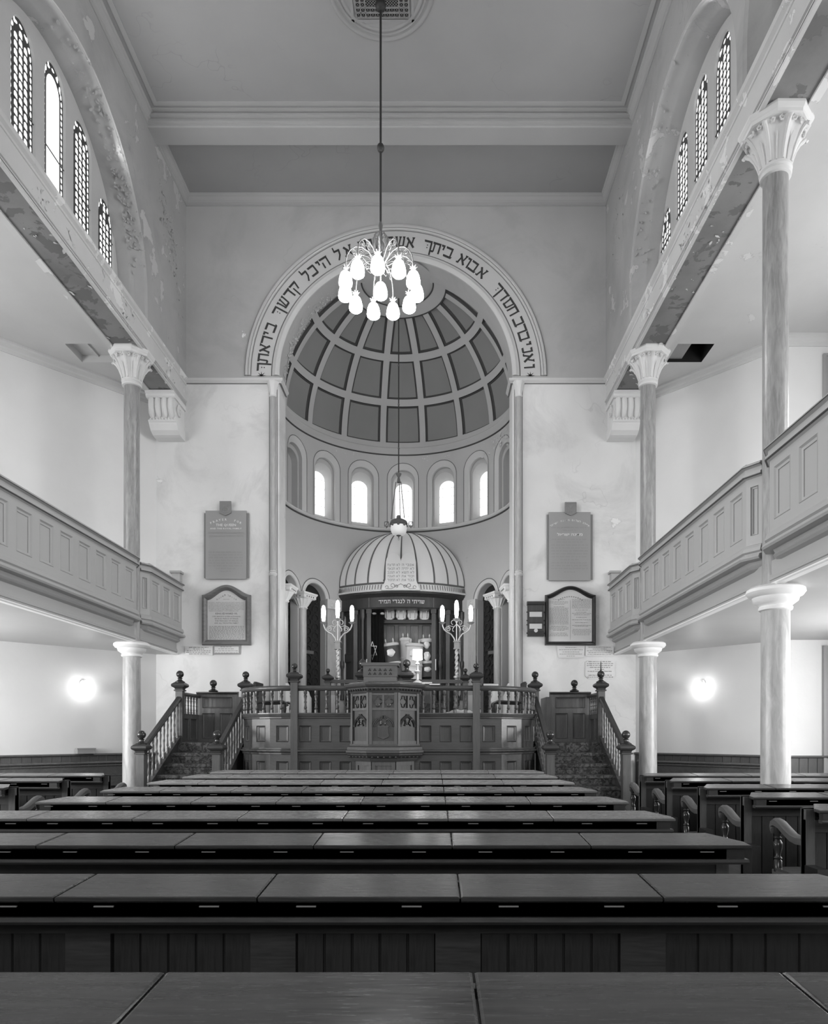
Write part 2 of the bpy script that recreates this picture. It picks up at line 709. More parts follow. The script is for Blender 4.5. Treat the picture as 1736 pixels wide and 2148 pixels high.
def newel(parent, x, y, z0, z1, w=.12, spike=False, ball=.062):
    """square post with moulded cap and ball finial"""
    b = MB()
    b.box(x - w / 2, x + w / 2, y - w / 2, y + w / 2, z0, z1)
    po = b.build('newel_post', M['bimah_z'], parent)
    c = MB()
    h = w / 2
    rings = []
    for g, z in ((.0, z1 - .075), (.02, z1 - .07), (.02, z1 - .05), (.004, z1 - .045), (.012, z1 - .02), (.045, z1), (.055, z1 + .02), (.05, z1 + .045), (.01, z1 + .075)):
        k = h + g
        rings.append([(x - k, y - k, z), (x + k, y - k, z), (x + k, y + k, z), (x - k, y + k, z)])
    c.loft(rings)
    c.build('newel_cap', M['bimah_dark'], po)
    inst('finial', finial_mesh(ball, M['newel_dark'], spike), po, (x, y, z1 + .07))
    return po


def arc(cx, cy, r, a0, a1, n):
    return [(cx + r * cos(RD(a0 + (a1 - a0) * i / n)), cy + r * sin(RD(a0 + (a1 - a0) * i / n))) for i in range(n + 1)]


def fw(px, py):
    """place on the far wall for a spot measured on it"""
    return (CAMX + (px - 912) * 13.18 / FPX, CAMZ + (1540 - py) * 13.18 / FPX)

# ================================================================== THE HALL
DW, NX, ZC = 13.18, 4.0, 11.68
YB = -7.0                       # entrance wall behind the camera
COLS = (-1.41, 2.87, 7.15, 11.43)
CX = 4.265                      # column line
ZS = 7.70                       # underside of the beams over the columns
ZA = 7.85                       # aisle ceiling
ZG = 2.95                       # underside of the gallery
PF = 1.29                       # platform floor

b = MB()
b.add([(-7.7, YB, 0), (7.7, YB, 0), (7.7, DW + .2, 0), (-7.7, DW + .2, 0)], [(0, 1, 2, 3)])
struct('floor', b, M['floor'])

b = MB()
b.add([(-NX, YB, ZC), (NX, YB, ZC), (NX, DW, ZC), (-NX, DW, ZC)], [(3, 2, 1, 0)])
b.box(-7.8, 7.8, YB - .1, DW + 3.2, ZC + .02, ZC + .2)
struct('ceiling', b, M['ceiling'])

# ---- far wall with the great arch
ARC_Z, ARC_R = 8.257, 2.22
arch = op(0, ARC_R, 0, ARC_Z)
b = MB()
pierced(b, -4.62, 4.62, 0, ZC, [arch], lambda x, z: (x, DW, z), n=48)
band(b, arch, lambda x, z: (x, DW, z), arch, lambda x, z: (x, DW + .54, z), n=48, close=False)
pierced(b, -3.2, 3.2, 0, ZC, [arch], lambda x, z: (x, DW + .54, z), n=48)
wall_far = struct('wall_far', b, M['wall_far'], 30)


def arch_ring(prof, name, m, a0=0, a1=180, y=DW, n=64):
    """moulding swept round the great arch; prof is (radius, proud)"""
    mb = MB()
    rings = []
    for i in range(n + 1):
        a = RD(a0 + (a1 - a0) * i / n)
        rings.append([(r * cos(a), y - p, ARC_Z + r * sin(a)) for r, p in prof])
    mb.loft(rings)
    return mb.build(name, m, wall_far, 35)


arch_ring([(2.22, -.02), (2.215, .02), (2.25, .05), (2.29, .055), (2.33, .03), (2.35, .03), (2.365, -.02)], 'inner_moulding', M['archivolt'])
arch_ring([(2.365, -.01), (2.365, .012), (2.765, .012), (2.765, -.01)], 'letter_band', M['archivolt'])
arch_ring([(2.765, -.02), (2.77, .04), (2.79, .05), (2.815, .03), (2.83, .055), (2.86, .05), (2.87, -.02)], 'outer_moulding', M['archivolt'])
for r in (2.37, 2.76, 2.875, 2.815):
    arch_ring([(r - .006, .0), (r - .006, .034 if r == 2.815 else .016), (r + .006, .034 if r == 2.815 else .016), (r + .006, 0)], 'painted_outline', M['softline'])

# block letters drawn as heavy strokes: (x0, y0, x1, y1, thickness), unit height, plus the letter width
BLOCK = {
    'ו': (.34, [(0, .91, .33, .91, .2), (.25, .9, .25, 0, .15)]),
    'י': (.30, [(0, .91, .3, .91, .2), (.22, .9, .19, .52, .15)]),
    'נ': (.48, [(.08, .91, .46, .91, .19), (.4, .95, .4, .05, .15), (0, .09, .47, .09, .19)]),
    'ב': (.80, [(.04, .91, .68, .91, .2), (.62, .95, .62, .1, .15), (0, .1, .8, .1, .2)]),
    'כ': (.72, [(.04, .91, .66, .91, .2), (.62, .95, .62, .05, .16), (0, .1, .69, .1, .2)]),
    'ר': (.70, [(0, .91, .7, .91, .2), (.62, .9, .62, 0, .16)]),
    'ד': (.78, [(0, .91, .78, .91, .2), (.6, .9, .6, 0, .16)]),
    'ך': (.72, [(0, .91, .72, .91, .2), (.64, .9, .64, -.32, .16), (.3, .6, .3, .5, .1), (.3, .36, .3, .26, .1)]),
    'ח': (.78, [(0, .91, .78, .91, .2), (.12, .9, .12, 0, .15), (.68, .9, .68, 0, .15)]),
    'ה': (.78, [(0, .91, .78, .91, .2), (.14, .58, .14, 0, .14), (.68, .9, .68, 0, .15)]),
    'ת': (.84, [(.06, .91, .8, .91, .2), (.72, .9, .72, 0, .15), (.2, .9, .2, .1, .14), (0, .09, .26, .09, .18)]),
    'ס': (.80, [(0, .91, .8, .91, .19), (.12, .9, .2, .1, .14), (.7, .9, .62, .1, .14), (.14, .09, .68, .09, .18)]),
    'ש': (.92, [(.1, .95, .17, .1, .14), (0, .93, .2, .93, .16), (.46, .95, .3, .12, .13), (.38, .93, .58, .93, .16), (.82, .95, .7, .1, .15), (.72, .93, .92, .93, .16), (.1, .09, .76, .09, .19)]),
    'א': (.84, [(.06, .95, .74, .06, .2), (.7, .98, .56, .45, .14), (.6, .95, .82, .95, .15), (.12, .04, .26, .62, .15), (.0, .07, .24, .07, .14)]),
    'ל': (.66, [(.1, 1.32, .12, .88, .13), (.08, .9, .62, .9, .19), (.58, .94, .5, .42, .15), (.52, .46, .22, 0, .15)]),
    'ג': (.50, [(.06, .91, .42, .91, .19), (.36, .95, .42, .0, .15), (.02, .05, .36, .34, .15)]),
    'מ': (.84, [(.2, .91, .8, .91, .19), (.72, .9, .74, .08, .15), (.44, .09, .82, .09, .18), (.04, .98, .26, .72, .14), (.24, .86, .08, 0, .13)]),
    'צ': (.74, [(.08, .96, .68, .1, .16), (.66, .97, .46, .44, .14), (0, .1, .72, .1, .19)]),
    'ף': (.70, [(.06, .91, .66, .91, .19), (.62, .92, .62, -.3, .15), (.1, .92, .12, .5, .13), (.1, .5, .36, .5, .13)]),
    'ז': (.38, [(0, .91, .38, .91, .2), (.18, .88, .22, 0, .15)]),
    'ע': (.76, [(.1, .95, .4, .2, .14), (.7, .95, .56, .1, .15), (.04, .06, .62, .2, .17)]),
    'ק': (.76, [(0, .91, .76, .91, .2), (.68, .9, .5, .2, .15), (.16, .58, .16, -.32, .14)]),
}


def block_letter(ch):
    w, st = BLOCK[ch]
    vs, fs = [], []
    for q, (x0, y0, x1, y1, t) in enumerate(st):
        L = sqrt((x1 - x0) ** 2 + (y1 - y0) ** 2)
        nx, ny = -(y1 - y0) / L * t / 2, (x1 - x0) / L * t / 2
        sl = .35 * t if abs(y1 - y0) < .05 else 0          # pen slant on the horizontals
        o = len(vs)
        vs += [(a_, c_, q) for a_, c_ in ((x0 - nx - sl * .3, y0 - ny), (x1 - nx - sl, y1 - ny), (x1 + nx + sl * .3, y1 + ny), (x0 + nx - sl, y0 + ny))]
        fs.append((o, o + 1, o + 2, o + 3))
    return vs, fs, w


def block_line(mb, text, cx, z, height, y, width):
    """a right-to-left line of block letters facing the camera"""
    adv = [BLOCK[c][0] + .16 if c in BLOCK else .42 for c in text]
    k = width / sum(adv)
    x = cx + width / 2
    for c, a in zip(text, adv):
        x -= a * k
        if c in BLOCK:
            vs, fs, w = block_letter(c)
            mb.add([(x + (v[0] + .08) * k, y - .0004 * v[2], z + v[1] * height) for v in vs], fs)


# ---- lettering painted round the arch, reading from the right foot to the left foot
LET = [('ו', 3.9), ('א', 7.5), ('נ', 11), ('י', 13.6), ('ב', 16.9), ('ר', 20.4), ('ב', 23.7), ('ח', 29), ('ס', 32.6), ('ד', 36.6), ('ך', 40.3),
       ('א', 50), ('ב', 54.4), ('ו', 57.3), ('א', 60.2), ('ב', 66.6), ('י', 69.6), ('ת', 72.4), ('ך', 76.1),
       ('א', 83.7), ('ש', 88.0), ('ת', 92.8), ('ח', 97.4), ('ו', 100.8), ('ה', 104.2), ('א', 110.8), ('ל', 115.6),
       ('ה', 121.9), ('י', 124.8), ('כ', 128.2), ('ל', 132), ('ק', 138.6), ('ד', 142.4), ('ש', 146.8), ('ך', 151.4),
       ('ב', 158.7), ('י', 161.9), ('ר', 164.6), ('א', 168.2), ('ת', 172.3), ('ך', 176.2)]
b = MB()
for ch, ang in LET:
    vs, fs, w = block_letter(ch)
    k = .205
    a = RD(ang)
    rad = Vector((cos(a), 0, sin(a)))
    tan = Vector((sin(a), 0, -cos(a)))
    pts = []
    for v in vs:
        p = rad * (2.445 + v[1] * k) + tan * ((v[0] - w / 2) * k * .98)
        pts.append((p.x, DW - .016 - .0008 * v[2], ARC_Z + p.z))
    b.add(pts, fs)
for sgn in (1, -1):         # half stars at the two feet
    for q in range(5):
        a = RD(180 * q / 4)
        c = (2.56 * sgn, ARC_Z + .0)
        d = (cos(a), sin(a))
        n_ = (-sin(a), cos(a))
        b.add([(c[0] + n_[0] * .014, DW - .016, c[1] + n_[1] * .014), (c[0] - n_[0] * .014, DW - .016, c[1] - n_[1] * .014), (c[0] + d[0] * .095, DW - .016, c[1] + d[1] * .085)], [(0, 1, 2)])
b.build('painted_lettering', M['letters'], wall_far)

# ---- loose plaster flakes hanging from decayed surfaces
def flakes(name, spots, parent, m, seed):
    rf = random.Random(seed)
    mb = MB()
    for (p, nrm, size) in spots:
        n = Vector(nrm).normalized()
        a = n.orthogonal().normalized()
        c = n.cross(a)
        t = rf.uniform(0, 2 * pi)
        u, v = a * cos(t) + c * sin(t), c * cos(t) - a * sin(t)
        k = rf.randint(5, 7)
        pts = []
        for i in range(k):
            g = 2 * pi * i / k
            r = size * rf.uniform(.45, 1.0)
            lift = .004 + max(0, cos(g)) * size * rf.uniform(.1, .7)
            pts.append(tuple(Vector(p) + u * r * cos(g) + v * r * .6 * sin(g) + n * lift))
        mb.add(pts, [tuple(range(k))])
    o = mb.build(name, m, parent)
    o['kind'] = 'stuff'


rf = random.Random(21)
sp = []
for i in range(320):
    a = RD(rf.triangular(98, 182, 165))
    y = DW + .54 - abs(rf.gauss(0, .15))
    if y < DW + .08:
        continue
    sp.append(((2.215 * cos(a), y, ARC_Z + 2.215 * sin(a)), (-cos(a), 0, -sin(a)), rf.uniform(.012, .042)))
flakes('plaster_flakes', sp, wall_far, M['archivolt'], 5)

# ---- string course at the arch springing, turning into the reveal
ZSTR = 8.17
prof = [(-.02, ZSTR - .05), (.012, ZSTR - .05), (.02, ZSTR - .03), (.035, ZSTR - .02), (.05, ZSTR), (.05, ZSTR + .03), (-.02, ZSTR + .03)]
for k, sgn in enumerate((-1, 1)):
    b = MB()
    path = [(-NX, DW), (-2.2, DW), (-2.2, DW + .52)]
    if sgn > 0:
        path = [(2.2, DW + .52), (2.2, DW), (NX, DW)]
    b.sweep(path, prof)
    b.build('string_course', M['trim'], wall_far)
    b = MB()
    b.sweep(path, [(0, ZSTR - .068), (.014, ZSTR - .068), (.014, ZSTR - .05), (0, ZSTR - .05)])
    b.build('painted_outline', M['softline'], wall_far)

# ---- jamb colonnettes
for sgn in (-1, 1):
    t = thing('colonnette', f'slim grey colonnette on the {"left" if sgn < 0 else "right"} jamb of the great arch', 'column', (sgn * 2.335, DW - .03, PF), 'jamb colonnettes')
    x = sgn * 2.335
    b = MB(); b.lathe([(.055, PF), (.055, 7.86)], x, DW - .03, 12); b.build('shaft', M['shaft_apse'], t, 40)
    b = MB(); b.lathe([(.055, 4.43), (.075, 4.45), (.08, 4.48), (.06, 4.5), (.075, 4.52), (.055, 4.54)], x, DW - .03, 14); b.build('shaft_ring', M['trim'], t, 40)
    b = MB(); b.lathe([(.055, 7.84), (.07, 7.86), (.06, 7.9), (.075, 8.0), (.10, 8.09), (.11, 8.11), (.11, 8.12)], x, DW - .03, 16, mod=lambda a, z: 1 + .06 * cos(6 * a)); b.build('capital', M['capital'], t, 40)
    for e in (-1, 1):
        b = MB(); b.box(x + e * .075 - .005, x + e * .075 + .005, DW - .006, DW + .01, PF, 8.0); b.build('painted_outline', M['softline'], t)

# ---- ceiling cornices and the cross beam
CORN = [(-.02, ZC + .01), (.105, ZC + .01), (.105, ZC - .02), (.085, ZC - .035), (.08, ZC - .06), (.05, ZC - .1), (.035, ZC - .135), (.035, ZC - .15), (.015, ZC - .16), (.015, ZC - .185), (-.02, ZC - .185)]
b = MB(); b.sweep([(-NX, DW), (NX, DW)], CORN)
struct('trim_1', b, M['cornice'])
for k, sgn in enumerate((-1, 1)):
    b = MB()
    b.sweep([(-NX, YB), (-NX, DW)] if sgn < 0 else [(NX, DW), (NX, YB)], CORN)
    struct(f'trim_{k + 2}', b, M['cornice'])
YBM = 11.43
b = MB()
b.sweep([(-NX, YBM), (NX, YBM)], [(.12, ZC + .01), (.12, ZC - .012), (.05, ZC - .016), (.045, ZC - .05), (.085, ZC - .06), (.085, ZC - .085), (.03, ZC - .092), (.03, ZC - .125), (.055, ZC - .135), (.055, ZC - .165), (.01, ZC - .17), (.01, ZC - .2), (0, ZC - .22), (-.34, ZC - .22), (-.34, ZC + .01)])
b.sweep([(NX, YBM + .34), (-NX, YBM + .34)], CORN)
b.sweep([(-NX, YB), (-NX, YBM), (NX, YBM), (NX, YB)], [(.17, ZC + .01), (.24, ZC + .01), (.24, ZC - .014), (.17, ZC - .014)])
struct('trim_4', b, M['cornice'])

# ---- nave side walls above the galleries, with arched bays of five lancets
BAYS_SIDE = {-1: (9.35, 5.07), 1: (9.53, 5.25)}


def lancets(yc):
    out = []
    for k, ap in ((-2, 9.82), (-1, 10.38), (0, 10.53), (1, 10.38), (2, 9.82)):
        out.append((op(yc + .06 + k * .73, .26, 8.2, ap - .36, .36), k))
    return out


WN = [0]
for sgn, side in ((-1, 'left'), (1, 'right')):
    BAYS = BAYS_SIDE[sgn]
    outer = [op(yc, 2.07, ZSTR, 8.6, 2.1) for yc in BAYS]
    b = MB()
    f0 = lambda y, z: (sgn * NX, y, z)
    pierced(b, YB, DW, ZSTR - .05, ZC, outer, f0, n=36)
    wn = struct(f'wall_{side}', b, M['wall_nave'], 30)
    for yc, oo in zip(BAYS, outer):
        # cavetto and roll leading in to the recess
        rings = []
        for hw, sp, rise, dx in ((2.07, 8.6, 2.1, 0), (2.05, 8.61, 2.09, .02), (2.03, 8.63, 2.06, .03), (2.02, 8.64, 2.05, .07), (1.99, 8.67, 2.01, .13), (1.96, 8.69, 1.97, .19), (1.93, 8.70, 1.94, .22), (1.92, 8.70, 1.93, .25), (1.92, 8.70, 1.93, .42)):
            o2 = op(yc, hw, ZSTR - .02, sp, rise)
            rings.append([(sgn * (NX + dx), y, z) for y, z in op_outline(o2, 36)])
        b = MB(); b.loft(rings, close=False, cap=False)
        b.build('bay_moulding', M['wall_nave'], wn, 30)
        LS = lancets(yc)
        b = MB()
        f1 = lambda y, z: (sgn * (NX + .42), y, z)
        f2 = lambda y, z: (sgn * (NX + .45), y, z)
        pierced(b, yc - 1.95, yc + 1.95, ZSTR - .02, 10.75, [l for l, k in LS], f1, n=14)
        for l, k in LS:
            l2 = dict(l); l2['hw'] = .245; l2['rise'] = .345
            band(b, l, f1, l2, f2, n=14)
        b.build('recess_wall', M['wall_recess'], wn, 30)
        for l, k in LS:
            WN[0] += 1
            far = yc - l['xc']
            w = thing(f'window_{WN[0]}', None, None, (sgn * (NX + .45), l['xc'], 8.2), kind='structure')
            l2 = dict(l); l2['hw'] = .26; l2['rise'] = .36
            f3 = lambda y, z: (sgn * (NX + .46), y, z)
            f4 = lambda y, z: (sgn * (NX + .455), y, z)
            b = MB(); fill_op(b, l2, f3, 14)
            lead = b.build('leading', M['lead'], w)
            b = MB()
            c = l['xc']
            top = l['spring'] + l['rise']

            def oval(y, z, ry, rz, nn=8, ang=0.0):
                pts = []
                for q in range(nn):
                    a = 2 * pi * q / nn
                    u, v = ry * cos(a), rz * sin(a)
                    pts.append(f4(y + u * cos(ang) - v * sin(ang), z + u * sin(ang) + v * cos(ang)))
                b.add(pts, [tuple(range(nn))])
            z = 8.25
            while z < top - .06:          # border of ovals
                hw = .245 if z < l['spring'] else .245 * sqrt(max(0, 1 - ((z - l['spring']) / .345) ** 2))
                if hw > .03:
                    oval(c - hw + .032, z, .019, .036)
                    oval(c + hw - .032, z, .019, .036)
                z += .088
            for q in range(5):
                a = pi * (q + 1) / 6
                oval(c + .2 * cos(a), l['spring'] + .03 + .26 * sin(a), .02, .034, 8, a)
            if k == 0 and (sgn < 0):
                l3 = dict(l); l3['hw'] = .16; l3['sill'] = 8.28; l3['rise'] = .2
                fill_op(b, l3, f4, 12)
            else:
                r = 0                      # fish-scale quarries
                z = 8.28
                while z < top - .13:
                    for q in (-1, 0, 1):
                        cy = c + q * .104
                        if z > l['spring'] + .06 and abs(q) == 1:
                            continue
                        pts = [f4(cy - .034, z), f4(cy + .034, z), f4(cy + .034, z + .045)]
                        for e in range(1, 5):
                            a = pi * e / 5
                            pts.append(f4(cy + .034 * cos(a), z + .045 + .034 * sin(a)))
                        pts.append(f4(cy - .034, z + .045))
                        b.add(pts, [tuple(range(len(pts)))])
                        
                    z += .105
                    r += 1
            o = b.build('glass_quarries', M['glass_bright'], lead)
            o['kind'] = 'stuff'
            b = MB()
            for zz in (8.75, 9.3):
                if zz < l['spring']:
                    b.tube([(sgn * (NX + .44), c - .25, zz), (sgn * (NX + .44), c + .25, zz)], .008, 5)
            b.build('saddle_bar', M['lead'], w)
    sp = []
    yc = BAYS[0]
    for i in range(260 if sgn < 0 else 60):
        g = RD(rf.triangular(8, 110, 25))
        q = rf.uniform(0, 1)
        r, dx = 2.06 - .14 * q, .02 + .22 * q
        sp.append(((sgn * (NX + dx - .01), yc + r * cos(g), 8.63 + r * 1.01 * sin(g)), (-sgn, -cos(g), -sin(g) * .5), rf.uniform(.01, .05)))
    for i in range(150 if sgn < 0 else 40):
        y = rf.triangular(11.6, 13.1, 12.4)
        sp.append(((sgn * NX, y, 11.1 - (y - 11.6) * .9 + rf.gauss(0, .25) - (.6 if y > 12.7 else 0)), (-sgn, 0, 0), rf.uniform(.01, .045)))
    flakes('plaster_flakes', sp, wn, M['wall_nave'], 8)
    # entablature carried by the columns
    b = MB()
    pr = [(0, ZS + .02), (.0, ZS + .05), (.02, ZS + .055), (.025, ZS + .08), (0, ZS + .09), (0, ZSTR - .1), (.012, ZSTR - .095), (.012, ZSTR - .06), (.045, ZSTR - .03), (.05, ZSTR), (.05, ZSTR + .03), (-.08, ZSTR + .035), (-.53, ZSTR + .03), (-.53, ZS + .02)]
    path = [(-NX, YB), (-NX, DW)] if sgn < 0 else [(NX, DW), (NX, YB)]
    b.sweep(path, pr)
    bo = struct(f'trim_{5 if sgn < 0 else 6}', b, M['beam'])
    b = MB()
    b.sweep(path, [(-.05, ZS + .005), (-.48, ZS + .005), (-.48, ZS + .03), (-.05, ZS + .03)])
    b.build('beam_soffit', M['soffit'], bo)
    b = MB()
    for q in (.0, -.49):
        w_ = .04 if q == 0 else .0
        q2 = q - .04 if q == 0 else -.54
        q1 = q if q == 0 else -.45
        b.sweep(path, [(q1, ZS - .02), (q2, ZS - .02), (q2, ZS + .03), (q1, ZS + .03)])
    b.build('soffit_bead', M['beam'], bo)
    sp = []
    for i in range(170):
        y = rf.uniform(7.5, 12.8)
        z = rf.choice((rf.uniform(ZS + .02, ZS + .2), rf.uniform(ZS + .1, ZSTR - .1)))
        cl_ = sin(y * 3.1) + sin(y * 7.7 + 1)
        if cl_ > .2:
            sp.append(((sgn * (NX - .001), y, z), (-sgn, 0, 0), rf.uniform(.012, .06)))
    for i in range(90 if sgn > 0 else 40):
        y = rf.uniform(7.5, 12.8)
        if sin(y * 2.3) + sin(y * 5.1 + 2) > .3:
            sp.append(((sgn * (NX + rf.uniform(.03, .5)), y, ZS + .0), (0, 0, -1), rf.uniform(.012, .06)))
    flakes('plaster_flakes', sp, bo, M['beam'], 9)

# ---- aisle shells
for sgn, side in ((-1, 'left'), (1, 'right')):
    X = lambda v: sgn * v
    b = MB()
    # canted end wall, return wall and outer wall
    for p, q in (((4.57, DW), (6.45, 11.15)), ((6.45, 11.15), (7.7, 11.15)), ((7.7, 11.15), (7.7, YB))):
        b.add([(X(p[0]), p[1], 0), (X(q[0]), q[1], 0), (X(q[0]), q[1], ZA + .1), (X(p[0]), p[1], ZA + .1)], [(0, 1, 2, 3)])
    struct(f'wall_aisle_{side}', b, M['aisle'])
    hx0, hx1, hy0, hy1 = 4.74, 5.34, 11.37, 11.93
    b = MB()
    for x0, x1, y0, y1 in ((4.5, 7.75, YB, hy0), (4.5, 7.75, hy1, DW + .1), (4.5, hx0, hy0, hy1), (hx1, 7.75, hy0, hy1)):
        b.add([(X(x0), y0, ZA), (X(x1), y0, ZA), (X(x1), y1, ZA), (X(x0), y1, ZA)], [(0, 1, 2, 3)])
    struct(f'ceiling_aisle_{side}', b, M['aisle_ceiling'])
    b = MB()
    path = [(4.53, DW), (4.57, DW), (6.45, 11.15), (7.7, 11.15)]
    path = [(X(p[0]), p[1]) for p in path]
    if sgn < 0:
        path = path[::-1]
    b.sweep(path, [(-.02, ZA + .01), (.10, ZA + .01), (.10, ZA - .03), (.06, ZA - .05), (.05, ZA - .1), (.025, ZA - .12), (.02, ZA - .17), (-.02, ZA - .17)])
    struct(f'trim_{7 if sgn < 0 else 8}', b, M['trim'])
    # hatch in the aisle ceiling
    lab = 'square hatch in the right gallery ceiling standing open and black' if sgn > 0 else 'square hatch in the left gallery ceiling closed by a sunk panel'
    t = thing('ceiling_hatch', lab, 'hatch', (X(5.04), 11.65, ZA))
    b = MB()
    zt = ZA + (.55 if sgn > 0 else .12)
    for x0, y0, x1, y1 in ((hx0, hy0, hx1, hy0), (hx1, hy0, hx1, hy1), (hx1, hy1, hx0, hy1), (hx0, hy1, hx0, hy0)):
        b.add([(X(x0), y0, ZA), (X(x1), y1, ZA), (X(x1), y1, zt), (X(x0), y0, zt)], [(0, 1, 2, 3)])
    b.build('shaft_lining', M['trim'] if sgn < 0 else M['dark'], t)  # right lining blackened, the shade of the open shaft put into its colour
    b = MB(); b.box(X(hx0 - .02), X(hx1 + .02), hy0 - .02, hy1 + .02, zt, zt + .02)
    b.build('hatch_panel' if sgn < 0 else 'roof_void', M['aisle_ceiling'] if sgn < 0 else M['dark'], t)
    b = MB()
    if sgn < 0:
        b.box(X(5.05), X(5.09), hy0, hy1, zt - .03, zt); b.build('panel_batten', M['trim'], t)
    else:
        b.box(X(hx0), X(5.0), hy0, hy1, ZA + .06, ZA + .08); b.build('slid_board', M['ceiling'], t)
    # wainscot of upright boards along the canted wall and the return wall
    t = thing('wainscot', f'low boarded dado along the {side} aisle wall under the sconce', 'wainscot', (X(5.5), 12.1, 0), 'aisle dados')
    wl = sqrt(1.88 ** 2 + 2.03 ** 2)
    bm = MB(); bm.box(-.069, .069, -.022, .0, .1, 1.045)
    bme = bm.mesh('board'); bme.materials.append(M['oak_z'])
    for i in range(18):
        s_ = (i + .5) / 18
        p = (4.57 + 1.88 * s_, DW - 2.03 * s_)
        inst('board', bme, t, (X(p[0]), p[1], 0), atan2(-2.03, X(1.88)) + (pi if sgn < 0 else 0) if sgn > 0 else atan2(2.03, 1.88))
    for i in range(8):
        inst('board', bme, t, (X(6.53 + .147 * i), 11.15, 0), 0)
    path = [(4.57, DW), (6.45, 11.15), (7.7, 11.15)]
    path = [(X(p[0]), p[1]) for p in path]
    if sgn < 0:
        path = path[::-1]
    b = MB(); b.sweep(path, [(-.01, 1.045), (.045, 1.045), (.06, 1.06), (.05, 1.085), (-.01, 1.085)])
    b.build('dado_cap', M['oak_x'], t)
    b = MB(); b.sweep(path, [(-.01, 0), (.035, 0), (.035, .14), (-.01, .14)])
    b.build('skirting', M['oak_x'], t)

# ---- gallery floor
for sgn, side in ((-1, 'left'), (1, 'right')):
    X = lambda v: sgn * v
    pl = [(4.225, YB), (7.7, YB), (7.7, 11.15), (6.45, 11.15), (4.57, DW), (4.225, DW)]
    b = MB(); b.extrude(pl, lambda a, c: (X(a), c, ZG), lambda a, c: (X(a), c, 3.2))
    struct(f'floor_gallery_{side}', b, M['soffit_board'])

# entrance wall behind the camera
b = MB()
b.add([(-7.7, YB, 0), (7.7, YB, 0), (7.7, YB, ZC), (-7.7, YB, ZC)], [(0, 1, 2, 3)])
struct('wall_back', b, M['aisle'])

# ---- doorway and tall window on the right return wall, only their jambs in view
for nm, z0, z1 in (('door_1', 0, 2.85), ('window_31', 3.3, 7.55)):
    t = thing(nm, None, None, (7.3, 11.12, z0), kind='structure')
    b = MB()
    for o0, o1, w0, w1 in ((0, .05, .0, .04), (0, .03, .04, .10), (0, .045, .10, .13)):
        b.box(6.99 + w0, 6.99 + w1, 11.15 - o1, 11.15, z0, z1 - w0)
        b.box(6.99 + w1, 7.69, 11.15 - o1, 11.15, z1 - w1, z1 - w0)
    b.build('architrave', M['door'], t)
    b = MB(); b.box(7.12, 7.69, 11.13, 11.15, z0, z1 - .13)
    b.build('leaf' if nm[0] == 'd' else 'pane', M['door'] if nm[0] == 'd' else M['white'], t)

# ================================================================== APSE
DC, RA = 13.72, 2.37
SPR = 8.10


def ap(theta, z, r=RA):
    return (r * sin(theta), DC + r * cos(theta), z)


def apx(s, z, dr=0.0):
    return ap(s / RA, z, RA + dr)


S = lambda deg: RD(deg) * RA
niches = [op(S(k * 22.5), .36, 6.22, 7.37) for k in range(-3, 4)]
arcade = [op(S(a), .31, PF, 4.42) for a in (-73.5, -53, 53, 73.5)]
b = MB()
e = S(92)
pierced(b, -e, e, 6.2, SPR, niches, apx, step=.1, n=16)
pierced(b, -e, e, PF - .1, 6.2, arcade, apx, step=.1, n=16)
wall_apse = struct('wall_apse', b, M['apse'], 30)
for k, o in zip(range(-3, 4), niches):
    xc = o['xc']
    o1 = op(xc, .27, 6.24, 7.33)
    o2 = op(xc, .225, 6.26, 7.28)
    o3 = op(xc, .17, 6.40, 7.20)
    b = MB()
    band(b, o, lambda s, z: apx(s, z, 0), o1, lambda s, z: apx(s, z, .05), 16)
    b.build('niche_band', M['apse_band'], wall_apse, 30)
    b = MB()
    band(b, o1, lambda s, z: apx(s, z, .05), o1, lambda s, z: apx(s, z, .14), 16)
    band(b, o1, lambda s, z: apx(s, z, .14), o2, lambda s, z: apx(s, z, .14), 16)
    band(b, o2, lambda s, z: apx(s, z, .14), o3 if abs(k) < 3 else o2, lambda s, z: apx(s, z, .34), 16)
    if abs(k) == 3:
        fill_op(b, o2, lambda s, z: apx(s, z, .30), 16)
    b.build('niche_recess', M['apse'], wall_apse, 30)
    b = MB()
    oa, ob = op(xc, .372, 6.22, 7.37), op(xc, .36, 6.22, 7.37)
    band(b, oa, lambda s, z: apx(s, z, -.004), ob, lambda s, z: apx(s, z, -.004), 16, close=False)
    b.build('painted_outline', M['line'], wall_apse)
    if abs(k) < 3:
        WN[0] += 1
        w = thing(f'window_{40 + k}', None, None, tuple(apx(xc, 6.4, .36)), kind='structure')
        og = op(xc, .172, 6.395, 7.20)
        b = MB(); fill_op(b, og, lambda s, z: apx(s, z, .35), 16)
        b.build('pane', M['glass_apse'], w)
        b = MB()
        for zz in (6.6, 6.8, 7.0, 7.2):
            b.tube([apx(xc - .168, zz, .335), apx(xc + .168, zz, .335)], .004, 4)
        for q in (-.1, .1):
            b.tube([apx(xc + q, 6.4, .335), apx(xc + q, 7.3, .335)], .0022, 4)
        b.build('glazing_bar', M['lead'], w)


def ring(prof, name, m, parent, a0=-92, a1=92, n=72, smooth=35):
    """moulding round the apse; prof (inward projection, z)"""
    mb = MB()
    rings = []
    for i in range(n + 1):
        a = RD(a0 + (a1 - a0) * i / n)
        rings.append([ap(a, z, RA - p) for p, z in prof])
    mb.loft(rings)
    return mb.build(name, m, parent, smooth)


